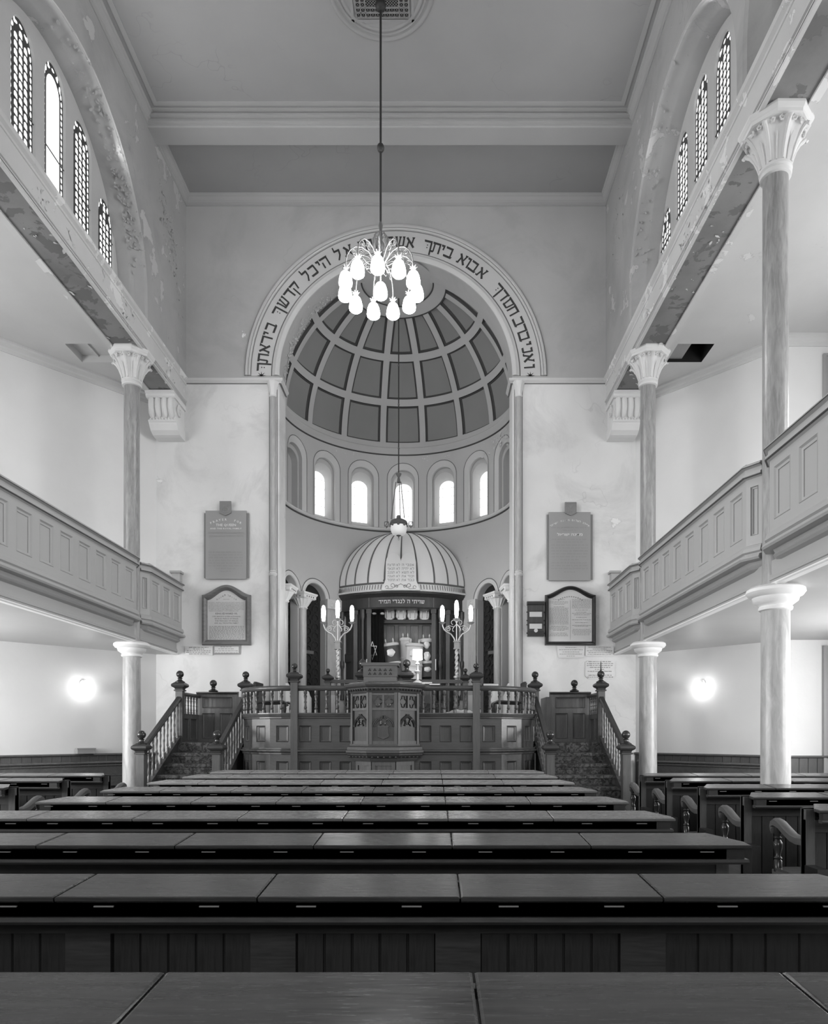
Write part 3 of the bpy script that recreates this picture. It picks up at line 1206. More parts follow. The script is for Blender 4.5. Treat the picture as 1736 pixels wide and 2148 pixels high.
ring([(-.02, 7.93), (.02, 7.93), (.03, 7.97), (.06, 8.0), (.075, 8.05), (.05, 8.08), (.05, 8.13), (-.02, 8.13)], 'dome_cornice', M['dome_rib'], wall_apse)
ring([(-.01, 7.905), (.02, 7.905), (.02, 7.932), (-.01, 7.932)], 'painted_outline', M['line'], wall_apse)
ring([(-.02, 6.14), (.03, 6.145), (.05, 6.17), (.045, 6.2), (.02, 6.22), (-.02, 6.225)], 'string_course', M['apse_band'], wall_apse)
ring([(-.01, 6.118), (.014, 6.118), (.014, 6.14), (-.01, 6.14)], 'painted_outline', M['line'], wall_apse)


# ---- coffered half dome
def dp(th, ph, r=RA):
    return (r * cos(ph) * sin(th), DC + r * cos(ph) * cos(th), SPR + r * sin(ph))


b = MB()
NT, NP = 64, 24
vs = [dp(RD(-95 + 190 * i / NT), RD(75.0 * j / NP), RA + .10) for j in range(NP + 1) for i in range(NT + 1)]
fs = [(j * (NT + 1) + i, j * (NT + 1) + i + 1, (j + 1) * (NT + 1) + i + 1, (j + 1) * (NT + 1) + i) for j in range(NP) for i in range(NT)]
b.add(vs, fs)
dome = struct('ceiling_dome', b, M['dome_rib'], 30)


def dome_patch(mb, t0, t1, p0, p1, r, n=6, m=5):
    o = [dp(RD(t0 + (t1 - t0) * i / n), RD(p0 + (p1 - p0) * j / m), r) for j in range(m + 1) for i in range(n + 1)]
    f = [(j * (n + 1) + i, j * (n + 1) + i + 1, (j + 1) * (n + 1) + i + 1, (j + 1) * (n + 1) + i) for j in range(m) for i in range(n)]
    mb.add(o, f)


ROWS = [(2.6, 21.7), (25.2, 43.8), (47.4, 66.2)]
for k in range(-4, 5):
    tc = k * 22.5
    for p0, p1 in ROWS:
        def edge(ph, s):     # rib of constant width
            return tc + s * (11.25 - math.degrees(.068 / (RA * cos(RD(ph)))))
        n = 8

        def outline(ins):
            pa, pb = p0 + ins * 24 * .9, p1 - ins * 24 * .9
            P = []
            for i in range(n + 1):
                ph = pa
                a0, a1 = edge(ph, -1) + math.degrees(ins / (RA * cos(RD(ph)))), edge(ph, 1) - math.degrees(ins / (RA * cos(RD(ph))))
                P.append((a0 + (a1 - a0) * i / n, ph))
            for i in range(1, n + 1):
                ph = pa + (pb - pa) * i / n
                P.append((edge(ph, 1) - math.degrees(ins / (RA * cos(RD(ph)))), ph))
            for i in range(1, n + 1):
                ph = pb
                a0, a1 = edge(ph, -1) + math.degrees(ins / (RA * cos(RD(ph)))), edge(ph, 1) - math.degrees(ins / (RA * cos(RD(ph))))
                P.append((a1 + (a0 - a1) * i / n, ph))
            for i in range(1, n):
                ph = pb + (pa - pb) * i / n
                P.append((edge(ph, -1) + math.degrees(ins / (RA * cos(RD(ph)))), ph))
            return [q for q in P]
        clip = lambda P, r: [dp(RD(max(-93, min(93, a))), RD(p), r) for a, p in P]
        b = MB()
        b.loft([clip(outline(0), RA), clip(outline(.012), RA + .03), clip(outline(.036), RA + .034), clip(outline(.045), RA + .05)], cap=False)
        b.build('coffer_moulding', M['line'], dome)
        b = MB()
        t0, t1 = max(-93, tc - 10.5), min(93, tc + 10.5)
        rings = []
        for j in range(7):
            ph = (p0 + .8) + (p1 - p0 - 1.6) * j / 6
            ins = math.degrees(.04 / (RA * cos(RD(ph))))
            a0, a1 = max(-93, edge(ph, -1) + ins), min(93, edge(ph, 1) - ins)
            rings.append([dp(RD(a0 + (a1 - a0) * i / 6), RD(ph), RA + .049) for i in range(7)])
        b.loft(rings, close=False, cap=False)
        b.build('coffer_panel', M['dome_panel'], dome, 30)
# ribs between the coffers
b = MB()
for k in range(-4, 4):
    tc = k * 22.5 + 11.25
    rings = []
    for j in range(25):
        ph = 1 + 67 * j / 24
        w = math.degrees(.068 / (RA * cos(RD(ph))))
        rings.append([dp(RD(tc - w), RD(ph), RA + .06), dp(RD(tc - w), RD(ph), RA), dp(RD(tc + w), RD(ph), RA), dp(RD(tc + w), RD(ph), RA + .06)])
    b.loft(rings)
for p0, p1 in ((-.5, 2.6), (21.7, 25.2), (43.8, 47.4), (66.2, 72.5)):
    rings = []
    for i in range(65):
        a = RD(-94 + 188 * i / 64)
        rings.append([dp(a, RD(p0), RA + .06), dp(a, RD(p0), RA - .001), dp(a, RD(p1), RA - .001), dp(a, RD(p1), RA + .06)])
    b.loft(rings)
b.build('dome_ribs', M['dome_rib'], dome, 30)
b = MB()
for ph, r in ((72.5, RA - .006), (66.0, RA - .004)):
    rings = []
    for i in range(65):
        a = RD(-94 + 188 * i / 64)
        rings.append([dp(a, RD(ph - .35), r), dp(a, RD(ph + .35), r)])
    b.loft(rings, close=False, cap=False)
b.build('painted_outline', M['line'], dome)
b = MB()
rings = []
for ph in (72.5, 78, 84, 89.9):
    rings.append([dp(2 * pi * i / 32, RD(ph), RA + .02) for i in range(32)])
b.loft(rings)
b.box(-2.6, 2.6, DC, DC + 2.7, 10.75, 10.8)
b.build('dome_eye', M['dome_rib'], dome, 30)

# ---- arcade of the apse: archivolts, columns, iron gates
for o in arcade:
    xc = o['xc']
    b = MB()
    rings = []
    for rr, dr in ((.31, .18), (.31, -.0), (.322, -.02), (.345, -.02), (.35, -.01), (.405, -.01), (.41, 0)):
        rings.append([apx(xc + rr * cos(pi - pi * i / 20), 4.42 + rr * sin(pi - pi * i / 20), dr) for i in range(21)])
    b.loft(rings, close=False, cap=False)
    b.build('arcade_arch', M['apse_band'], wall_apse, 30)
    b = MB()
    oa = [apx(xc + .41 * cos(pi - pi * i / 20), 4.42 + .41 * sin(pi - pi * i / 20), -.012) for i in range(21)]
    ob = [apx(xc + .422 * cos(pi - pi * i / 20), 4.42 + .422 * sin(pi - pi * i / 20), -.012) for i in range(21)]
    b.loft([oa, ob], close=False, cap=False)
    b.build('painted_outline', M['line'], wall_apse)
    b = MB()
    for e in (-1, 1):
        b.add([apx(xc + e * .31, PF, 0), apx(xc + e * .31, PF, .2), apx(xc + e * .31, 4.42, .2), apx(xc + e * .31, 4.42, 0)], [(0, 1, 2, 3)])
    b.build('arcade_jamb', M['apse'], wall_apse)
names = ('outer left', 'inner left', 'inner right', 'outer right')
for o, nm in zip(arcade, names):
    xc = o['xc']
    t = thing('iron_gate', f'black scrolled iron gate in the {nm} arch beside the ark', 'gate', tuple(apx(xc, PF, .2)), 'apse gates')
    og = op(xc, .36, PF - .05, 4.42)
    b = MB(); fill_op(b, og, lambda s, z: apx(s, z, .24), 16)
    b.build('gate_leaf', M['gate_leaf'], t)
    b = MB()
    for q in range(3):
        z = PF + .12
        while z < 4.5:
            cx_ = xc + (q - 1) * .19 + (.0)
            zz = z + (.095 if q % 2 else 0)
            pts = []
            for i in range(9):
                a = RD(200 - 300 * i / 8)
                r_ = .085 * (1 - .35 * i / 8)
                pts.append(apx(cx_ + r_ * cos(a), zz + r_ * sin(a) * 1.15, .19))
            b.tube(pts, .011, 5)
            z += .2
    b.build('scrollwork', M['iron'], t)
    b = MB(); b.add([apx(xc - .15, 3.2, .165), apx(xc + .12, 3.2, .165), apx(xc + .12, 3.275, .165), apx(xc - .15, 3.275, .165)], [(0, 1, 2, 3)])
    b.build('lock_plate', M['gallery_plate'], t)
for ang in (-83, -63.3, 63.3, 83):
    th = RD(ang)
    x, y = (RA - .03) * sin(th), DC + (RA - .03) * cos(th)
    side = 'left' if ang < 0 else 'right'
    pos = {63.3: 'between the gates', 83: 'at the arch jamb'}[abs(ang)]
    t = thing('arcade_column', f'short grey apse column with carved cushion capital, {side} side, {pos}', 'column', (x, y, PF), 'apse arcade columns')
    b = MB(); b.lathe([(.092, 2.45), (.092, 4.12)], x, y, 16); b.build('shaft', M['shaft_apse'], t, 40)
    b = MB(); b.lathe([(.2, PF), (.2, 2.2), (.17, 2.25), (.15, 2.33), (.11, 2.36), (.13, 2.41), (.1, 2.46)], x, y, 8); b.build('base', M['white'], t, 40)
    b = MB(); b.lathe([(.095, 4.1), (.115, 4.12), (.1, 4.14), (.13, 4.18), (.185, 4.27), (.205, 4.3)], x, y, 48, mod=lambda a, z: 1 + .045 * cos(16 * a)); b.build('capital', M['capital'], t, 40)
    b = MB()
    for q in range(4):
        pass
    s = .2
    rings = []
    for g, z in ((.19, 4.3), (.21, 4.32), (.21, 4.37), (.235, 4.4), (.235, 4.43)):
        rings.append([(x + g * (cos(th) * c1 + sin(th) * c2), y + g * (-sin(th) * c1 + cos(th) * c2), z) for c1, c2 in ((-1, -1), (1, -1), (1, 1), (-1, 1))])
    b.loft(rings); b.build('abacus', M['capital'], t)
    b = MB()
    for q in range(4):
        for e in (-.11, -.035, .035, .11):
            a = th + q * pi / 2
            px_, py_ = x + .212 * sin(a) + e * cos(a), y + .212 * cos(a) - e * sin(a)
            b.sphere((px_, py_, 4.345), .017, 6, 4)
    b.build('abacus_beads', M['softline'], t)
    x2, y2 = (RA + .17) * sin(th * .985), DC + (RA + .17) * cos(th * .985)
    b = MB(); b.lathe([(.06, PF), (.06, 4.1), (.09, 4.2), (.11, 4.3)], x2, y2, 12); b.build('rear_shaft', M['shaft_apse'], t, 40)
for sg, side in ((-1, 'left'), (1, 'right')):        # flat pilasters closing the arcade next to the ark
    t = thing('arcade_pilaster', f'flat grey pilaster with plain impost between gate and ark, {side} side', 'pilaster', tuple(ap(RD(sg * 42.6), PF, RA)), 'apse pilasters')
    for nm, z0, z1, g, dr, mm in (('pilaster_shaft', PF, 4.22, 2.6, .05, 'shaft_apse'), ('impost', 4.22, 4.43, 3.0, .08, 'apse_band'), ('pilaster_base', PF, 2.3, 2.9, .08, 'apse_band')):
        b = MB()
        P = [ap(RD(sg * 42.6 + k), z0, RA - q) for k, q in ((-g, -.01), (-g, dr), (0, dr + .002), (g, dr), (g, -.01))]
        b.loft([P, [(p[0], p[1], z1) for p in P]]); b.build(nm, M[mm], t)
    b = MB()
    pts = []
    for i in range(14):
        g = RD(90 + 42 * i)
        r = .075 * (1 - i / 17)
        pts.append(ap(RD(sg * 42.6) + r * cos(g) / RA, 4.32 + r * sin(g), RA - .085))
    b.tube(pts, .008, 5); b.build('impost_scroll', M['apse_band'], t, 60)
sp = []
for i in range(70):
    th_ = RD(rf.gauss(66, 7))
    zz = rf.gauss(7.72 - abs(math.degrees(th_) - 60) * .004, .12)
    if zz < 7.88:
        sp.append((ap(th_, zz, RA - .004), (-sin(th_), -cos(th_), 0), rf.uniform(.01, .05)))
for i in range(24):
    th_ = RD(rf.choice((-38, -31, 12, 25)) + rf.gauss(0, 2))
    sp.append((ap(th_, rf.gauss(7.8, .03), RA - .004), (-sin(th_), -cos(th_), 0), rf.uniform(.01, .04)))
flakes('plaster_flakes', sp, wall_apse, M['trim'], 14)
# dark passage behind the gates
b = MB()
for sg in (-1, 1):
    P = [ap(RD(sg * a), PF, RA + .32) for a in (38, 55, 70, 92)]
    b.loft([P, [(p[0], p[1], 5.0) for p in P]], close=False, cap=False)
b.build('passage_back', M['dark'], wall_apse)

# platform and apse floor
b = MB()
pts = [(-3.55, DW + .02), (-3.55, 11.5), (-2.4, 11.5)] + [p for p in arc(-1.366, 11.4, .985, 180, 270, 10)] + [p for p in arc(1.366, 11.4, .985, 270, 360, 10)] + [(2.4, 11.5), (3.55, 11.5), (3.55, DW + .02)]
b.extrude(pts, lambda a, c: (a, c, PF - .06), lambda a, c: (a, c, PF))
P2 = [(2.6 * sin(RD(a)), DC + 2.6 * cos(RD(a))) for a in range(-90, 91, 10)]
b.extrude([(-2.6, DW - .01)] + P2 + [(2.6, DW - .01)], lambda a, c: (a, c, PF - .06), lambda a, c: (a, c, PF - .001))
struct('floor_platform', b, M['carpet'])
# ================================================================== COLUMNS, CORBELS, GALLERIES
_colm = {}


def column_meshes():
    if _colm:
        return _colm

    def put(k, mb, m, sm=40):
        me = mb.mesh(k, smooth=sm)
        me.materials.append(M[m])
        _colm[k] = me
    b = MB(); b.lathe([(.15, 0), (.146, .3), (.138, 2.74)], n=28); put('lower_shaft', b, 'shaft_low')
    b = MB(); b.lathe([(.14, 2.70), (.16, 2.71), (.165, 2.735), (.15, 2.75), (.175, 2.77), (.215, 2.80), (.225, 2.84), (.26, 2.855), (.285, 2.89), (.28, 2.92), (.24, 2.95)], n=28); put('lower_capital', b, 'white')
    b = MB(); b.lathe([(.128, 2.95), (.126, 3.5), (.122, 7.2)], n=28); put('upper_shaft', b, 'shaft')
    b = MB(); b.lathe([(.125, 7.16), (.15, 7.17), (.155, 7.2), (.14, 7.215), (.16, 7.23), (.16, 7.255), (.14, 7.26)], n=28); put('neck_ring', b, 'capital')

    def leaf(a, z):
        t = (z - 7.25) / .36
        return 1 + (.05 + .07 * t) * cos(8 * a) * (1 if t > .02 else 0)
    b = MB(); b.lathe([(.135, 7.25), (.148, 7.30), (.165, 7.38), (.195, 7.46), (.225, 7.53), (.26, 7.58), (.255, 7.61)], n=64, mod=leaf); put('bell', b, 'capital', 60)
    b = MB()
    for q in range(8):            # leaf midribs and curled tips
        a = 2 * pi * q / 8
        pts = [(r * cos(a), r * sin(a), z) for r, z in ((.15, 7.27), (.172, 7.36), (.205, 7.45), (.255, 7.53), (.31, 7.575), (.325, 7.56), (.312, 7.545))]
        b.tube(pts, [.014, .016, .018, .02, .022, .02, .012], 6)
        a2 = a + pi / 8
        b.tube([(r * cos(a2), r * sin(a2), z) for r, z in ((.142, 7.27), (.158, 7.36), (.19, 7.46), (.22, 7.5))], [.008, .009, .01, .004], 5)
        for e in (-1, 1):
            pts = []
            for i in range(7):
                g = RD(90 - 70 * i)
                rr = .03 * (1 - i * .11)
                t = e * (.06 + rr * cos(g))
                pts.append(((.265) * cos(a) - t * sin(a), .265 * sin(a) + t * cos(a), 7.575 + rr * sin(g)))
            b.tube(pts, .009, 5)
    put('leaves', b, 'capital', 50)
    b = MB()
    rings = []
    for r, z in ((.28, 7.605), (.30, 7.61), (.305, 7.64), (.315, 7.65), (.33, 7.68), (.33, 7.705)):
        rings.append([(r * cos(pi / 8 + 2 * pi * q / 8) / cos(pi / 8), r * sin(pi / 8 + 2 * pi * q / 8) / cos(pi / 8), z) for q in range(8)])
    b.loft(rings)
    me = b.mesh('abacus'); me.materials.append(M['capital']); _colm['abacus'] = me
    return _colm


CM = column_meshes()
for sgn, yy, lab in ((-1, 11.43, 'marbled cast column carrying the left gallery, leafy octagonal capital'),
                     (1, 11.43, 'marbled cast column by the right stair, farther of the right pair'),
                     (1, 7.15, 'large marbled cast column at the right, nearer of the right pair'),
                     (-1, 7.15, 'marbled cast column just outside the left edge of the view')):
    t = thing('column', lab, 'column', (sgn * CX, yy, 0), 'gallery columns')
    for k, me in CM.items():
        inst(k, me, t, (sgn * CX, yy, 0))

for sgn, side in ((-1, 'left'), (1, 'right')):
    t = thing('wall_corbel', f'white plaster scroll bracket under the {side} beam end at the far wall', 'bracket', (sgn * 4.27, DW, 7.0), 'beam brackets')
    x0, x1 = sgn * 4.0, sgn * 4.53
    b = MB()
    b.extrude([(DW, 7.69), (12.56, 7.69), (12.56, 7.66), (12.6, 7.64), (12.6, 7.6), (12.63, 7.58), (DW, 7.58)], lambda a, c: (x0, a, c), lambda a, c: (x1, a, c))
    b.build('top_slab', M['capital'], t)
    body = [(DW, 7.58), (12.66, 7.58), (12.645, 7.5), (12.655, 7.42), (12.70, 7.34), (12.75, 7.28), (12.76, 7.24), (12.74, 7.21), (DW, 7.21)]
    xi0, xi1 = sgn * 4.03, sgn * 4.5
    b = MB(); b.extrude(body, lambda a, c: (xi0, a, c), lambda a, c: (xi1, a, c)); b.build('scroll_body', M['capital'], t)
    for q in range(4):
        xc = sgn * (4.09 + .117 * q)
        b = MB()
        b.tube([(xc, 12.66, 7.57), (xc, 12.645, 7.5), (xc, 12.655, 7.42), (xc, 12.69, 7.34), (xc, 12.72, 7.29), (xc, 12.74, 7.26)], [.05, .052, .05, .044, .034, .01], 10)
        b.build('flute', M['capital'], t, 50)
    b = MB()
    for q in range(9):
        b.sphere((sgn * (4.05 + .055 * q), 12.75, 7.235), .028, 8, 5)
    b.build('leaf_band', M['capital'], t, 50)
    b = MB()
    b.extrude([(DW, 7.21), (12.70, 7.21), (12.69, 7.18), (12.72, 7.165), (12.735, 7.14), (12.8, 7.06), (12.9, 7.01), (12.98, 7.0), (DW, 7.0)], lambda a, c: (sgn * 4.01, a, c), lambda a, c: (sgn * 4.52, a, c))
    b.build('lower_ogee', M['capital'], t)
    for e in (4.0, 4.53):
        pts = []
        for i in range(14):
            g = RD(90 + 40 * i)
            r = .12 * (1 - i / 16)
            pts.append((sgn * e, 12.86 + r * cos(g), 7.42 + r * sin(g)))
        b = MB(); b.tube(pts, .014, 5); b.build('side_scroll', M['capital'], t)

GF = 4.08                       # plane of the gallery panels
for sgn, side in ((-1, 'left'), (1, 'right')):
    X = lambda v: sgn * v
    for y0, y1, n, lab in ((2.87, 7.15, 8, f'{side} gallery front, nearest bay, painted panelled parapet'),
                           (7.15, 11.43, 8, f'{side} gallery front, long middle bay of eight painted panels'),
                           (11.43, DW, 3, f'{side} gallery front, short end bay meeting the far wall')):
        endw = y1 == DW
        c = .26
        P = [(X(4.18), y0 + .1), (X(GF), y0 + c)] + ([(X(GF), y1)] if endw else [(X(GF), y1 - c), (X(4.18), y1 - .1)])
        if sgn > 0:
            P = P[::-1]           # keep the outward side to the right of travel
        t = thing('balcony', lab, 'balcony', (X(GF), (y0 + y1) / 2, ZG), 'gallery fronts')
        b = MB()
        b.sweep(P, [(-.1, 4.30), (.03, 4.30), (.05, 4.285), (.05, 4.262), (.015, 4.25), (.015, 4.205), (.04, 4.195), (.04, 4.165), (.02, 4.155), (0, 4.145), (-.1, 4.145)])
        b.build('top_rail', M['gallery'], t)
        b = MB()
        b.sweep(P, [(.03, 4.262), (.056, 4.262), (.056, 4.27), (.03, 4.27)])
        b.sweep(P, [(.0, 4.158), (.045, 4.158), (.045, 4.168), (.0, 4.168)])
        b.build('rail_shadow_bead', M['bimah_dark'], t)
        b = MB(); b.sweep([(p[0] + X(.035), p[1]) for p in P][1:-1] if not endw else [(p[0] + X(.035), p[1]) for p in P][(0 if sgn > 0 else 1):(2 if sgn > 0 else 3)], [(-.05, 4.30), (.04, 4.30), (.04, 4.318), (-.05, 4.318)])
        b.build('capping_board', M['gallery'], t)
        b = MB()
        b.sweep(P, [(-.1, 3.44), (0, 3.44), (.02, 3.43), (.035, 3.40), (.045, 3.36), (.02, 3.345), (.02, 3.335), (.06, 3.32), (.075, 3.29), (.06, 3.27), (0, 3.265), (-.1, 3.265)])
        b.build('base_moulding', M['gallery'], t)
        b = MB()
        b.sweep(P, [(-.12, 3.265), (-.03, 3.265), (-.045, 3.235), (-.03, 3.21), (-.05, 3.19), (-.10, 3.17), (-.12, 3.17)])
        b.build('bed_moulding', M['gallery_dark'], t)
        ya, yb = y0 + c, (y1 if endw else y1 - c)
        p, q = ((X(GF), ya), (X(GF), yb)) if sgn < 0 else ((X(GF), yb), (X(GF), ya))
        panel_run(t, p, q, 3.44, 4.15, n, M['gallery'], M['gallery'], stile=.155, rail=(.1, .09), d=.03, lip=.045, end=.09)
        for (a, bb) in (((X(4.18), y0 + .1), (X(GF), y0 + c)),) + (() if endw else (((X(GF), y1 - c), (X(4.18), y1 - .1)),)):
            p, q = (a, bb) if sgn < 0 else (bb, a)
            panel_run(t, p, q, 3.44, 4.15, 1, M['gallery'], M['gallery'], stile=.05, rail=(.1, .09), d=.03, lip=.02, end=.05)
        # frieze over the columns, set back
        b = MB()
        F = [(X(4.18), y0), (X(4.18), y1)]
        if sgn > 0:
            F = F[::-1]
        b.sweep(F, [(-.06, 3.2), (0, 3.2), (0, 3.06), (.012, 3.055), (.012, 3.03), (.02, 3.025), (.02, 3.0), (.006, 2.995), (.006, ZG + .015), (-.06, ZG + .015)])
        b.build('frieze', M['gallery'], t)
        b = MB(); b.sweep(F, [(-.05, ZG - .012), (.02, ZG - .012), (.03, ZG), (.02, ZG + .018), (-.05, ZG + .018)])
        b.build('soffit_bead', M['white'], t)
    # end post where the gallery rail meets the wall
    t = thing('gallery_end_post', f'small capped grey post ending the {side} gallery rail', 'post', (X(4.14), DW - .08, 4.3))
    b = MB(); b.box(X(4.07), X(4.22), DW - .14, DW, 4.32, 4.47); b.build('post', M['gallery'], t)
    b = MB(); b.box(X(4.04), X(4.25), DW - .17, DW, 4.47, 4.51); b.build('cap', M['gallery_dark'], t)

# ================================================================== WALL BENCHES AND SCONCES
for sgn, side in ((-1, 'left'), (1, 'right')):
    X = lambda v: sgn * v
    o = .42
    ux, uy = 1.88 / 2.767, -2.03 / 2.767       # along the canted wall, outwards
    nx, ny = -2.03 / 2.767, -1.88 / 2.767      # into the hall
    A = (4.57 + ux * .1 + nx * .06, DW + uy * .1 + ny * .06)
    B = (4.57 + ux * 2.7 + nx * .06, DW + uy * 2.7 + ny * .06)
    pts = [(X(A[0]), A[1]), (X(B[0]), B[1])]
    if sgn < 0:
        pts = pts[::-1]
    t = thing('wall_bench', f'plain wooden bench set against the canted {side} aisle wall', 'bench', (pts[0][0], pts[0][1], 0), 'aisle benches')
    b = MB(); b.sweep(pts, [(.0, .9), (.06, .9), (.075, .92), (.06, .945), (.0, .95)]); b.build('top_rail', M['oak_x'], t)
    b = MB(); b.sweep(pts, [(.0, .86), (.05, .86), (.055, .875), (.05, .89), (.0, .89)]); b.build('rail_bead', M['oak_x'], t)
    for z in (.5, .68):
        b = MB(); b.sweep(pts, [(.0, z), (.035, z), (.035, z + .175), (.0, z + .175)]); b.build('back_plank', M['oak_x'], t)
    b = MB(); b.sweep(pts, [(.0, .42), (.46, .42), (.47, .44), (.46, .455), (.0, .455)]); b.build('seat', M['oak_x'], t)
    b = MB(); b.sweep(pts, [(.34, 0), (.37, 0), (.37, .42), (.34, .42)]); b.build('front_board', M['board'], t)
    # wall sconce
    s0 = (5.47, 12.21)
    t = thing('wall_sconce', f'lit globe lamp on a short arm on the {side} aisle wall', 'lamp', (X(s0[0]), s0[1], 2.26), 'wall sconces')
    b = MB()
    c0 = (X(s0[0] + nx * .0), s0[1] + ny * .0, 2.33)
    c1 = (X(s0[0] + nx * .03), s0[1] + ny * .03, 2.33)
    b.tube([c0, c1], .06, 12); b.build('wall_plate', M['brass'], t)
    b = MB()
    b.tube([(X(s0[0] + nx * d), s0[1] + ny * d, z) for d, z in ((.02, 2.33), (.08, 2.37), (.13, 2.375), (.15, 2.34))], .012, 6); b.build('arm', M['brass'], t)
    b = MB()
    b.lathe([(.02, .14), (.05, .12), (.075, .07), (.088, 0), (.08, -.05), (.05, -.085), (.005, -.095)], X(s0[0] + nx * .16), s0[1] + ny * .16, 16, cz=2.23)
    b.build('glass_shade', M['sconce'], t, 50)

t = thing('small_box', 'small grey box resting on the dado ledge of the left aisle wall', 'box', (-5.40, 12.2, 1.09))
for nm, z0, z1, g in (('box_body', 1.087, 1.165, 0), ('box_lid', 1.165, 1.185, .008)):
    b = MB()
    d = (1.88 / 2.767, 2.03 / 2.767)
    q0 = (-5.56 + .04, 12.11 - .04)
    b.sweep([(q0[0] - d[0] * g, q0[1] - d[1] * g), (q0[0] + d[0] * (.3 + g), q0[1] + d[1] * (.3 + g))], [(-.02, z0), (.07 + g, z0), (.07 + g, z1), (-.02, z1)])
    b.build(nm, M['tablet_grey'], t)

# ================================================================== PEWS
LIDW, LIDZ = .26, .953
_pewm = {}


def lid_mesh(w, cut=0, mk='lid'):
    """desk lid; cut = -1 / 1 chamfers the near corner at that end"""
    key = (mk, round(w, 4), cut)
    if key not in _pewm:
        b = MB()
        a = w / 2 - .0025
        P = [(-a, 0), (a, 0), (a, -LIDW), (-a, -LIDW)]
        if cut > 0:
            P = [(-a, 0), (a - .10, 0), (a, -.19), (a, -LIDW), (-a, -LIDW)]
        if cut < 0:
            P = [(-a + .10, 0), (a, 0), (a, -LIDW), (-a, -LIDW), (-a, -.19)]
        top = [(x, y, y * .07) for x, y in P]
        mid = [(x, y, y * .07 - .010) for x, y in P]
        low = [(x * .995, y * .97, y * .07 - .016) for x, y in P]
        ins = [(x * (1 - .006 / a), y + (.004 if y < -.1 else -.004), y * .07 + .003) for x, y in P]
        b.loft([low, mid, top, ins])
        me = b.mesh('lid'); me.materials.append(M[mk])
        _pewm[key] = me
    return _pewm[key]


def hinge_mesh():
    if 'h' not in _pewm:
        b = MB(); b.box(-.03, .03, -.002, .004, -.002, .002)
        me = b.mesh('hinge'); me.materials.append(M['softline']); _pewm['h'] = me
    return _pewm['h']


def board_mesh(w, h):
    key = ('b', round(w, 4), round(h, 3))
    if key not in _pewm:
        b = MB()
        a = w / 2
        b.extrude([(-a + .001, 0), (-a + .005, -.007), (a - .005, -.007), (a - .001, 0), (a - .001, .01), (-a + .001, .01)], lambda p, q: (p, q, 0), lambda p, q: (p, q, h))
        me = b.mesh('back_board'); me.materials.append(M['board']); _pewm[key] = me
    return _pewm[key]


def arm_meshes():
    if 'arm' not in _pewm:
        b = MB()
        # curved rest: high at the front end, dipping to the pew back
        path = [(.0, .70), (.08, .695), (.16, .705), (.25, .74), (.33, .775), (.39, .785), (.43, .77), (.44, .735), (.42, .715)]
        rings = []
        for i, (y, z) in enumerate(path):
            th = .028 if i < 6 else .02
            rings.append([(-.032, y, z - th), (.032, y, z - th), (.036, y, z + th * .6), (.02, y, z + th), (-.02, y, z + th), (-.036, y, z + th * .6)])
        b.loft(rings)
        me = b.mesh('arm_rest', smooth=45); me.materials.append(M['oak_y']); _pewm['arm'] = me
        b = MB()
        b.lathe([(.03, .42), (.03, .5), (.02, .51), (.03, .52), (.018, .54), (.034, .60), (.034, .63), (.018, .655), (.03, .67), (.018, .68), (.03, .70), (.03, .75)], 0, .38, 12)
        me = b.mesh('arm_baluster', smooth=45); me.materials.append(M['newel_dark']); _pewm['bal'] = me
    return _pewm['arm'], _pewm['bal']


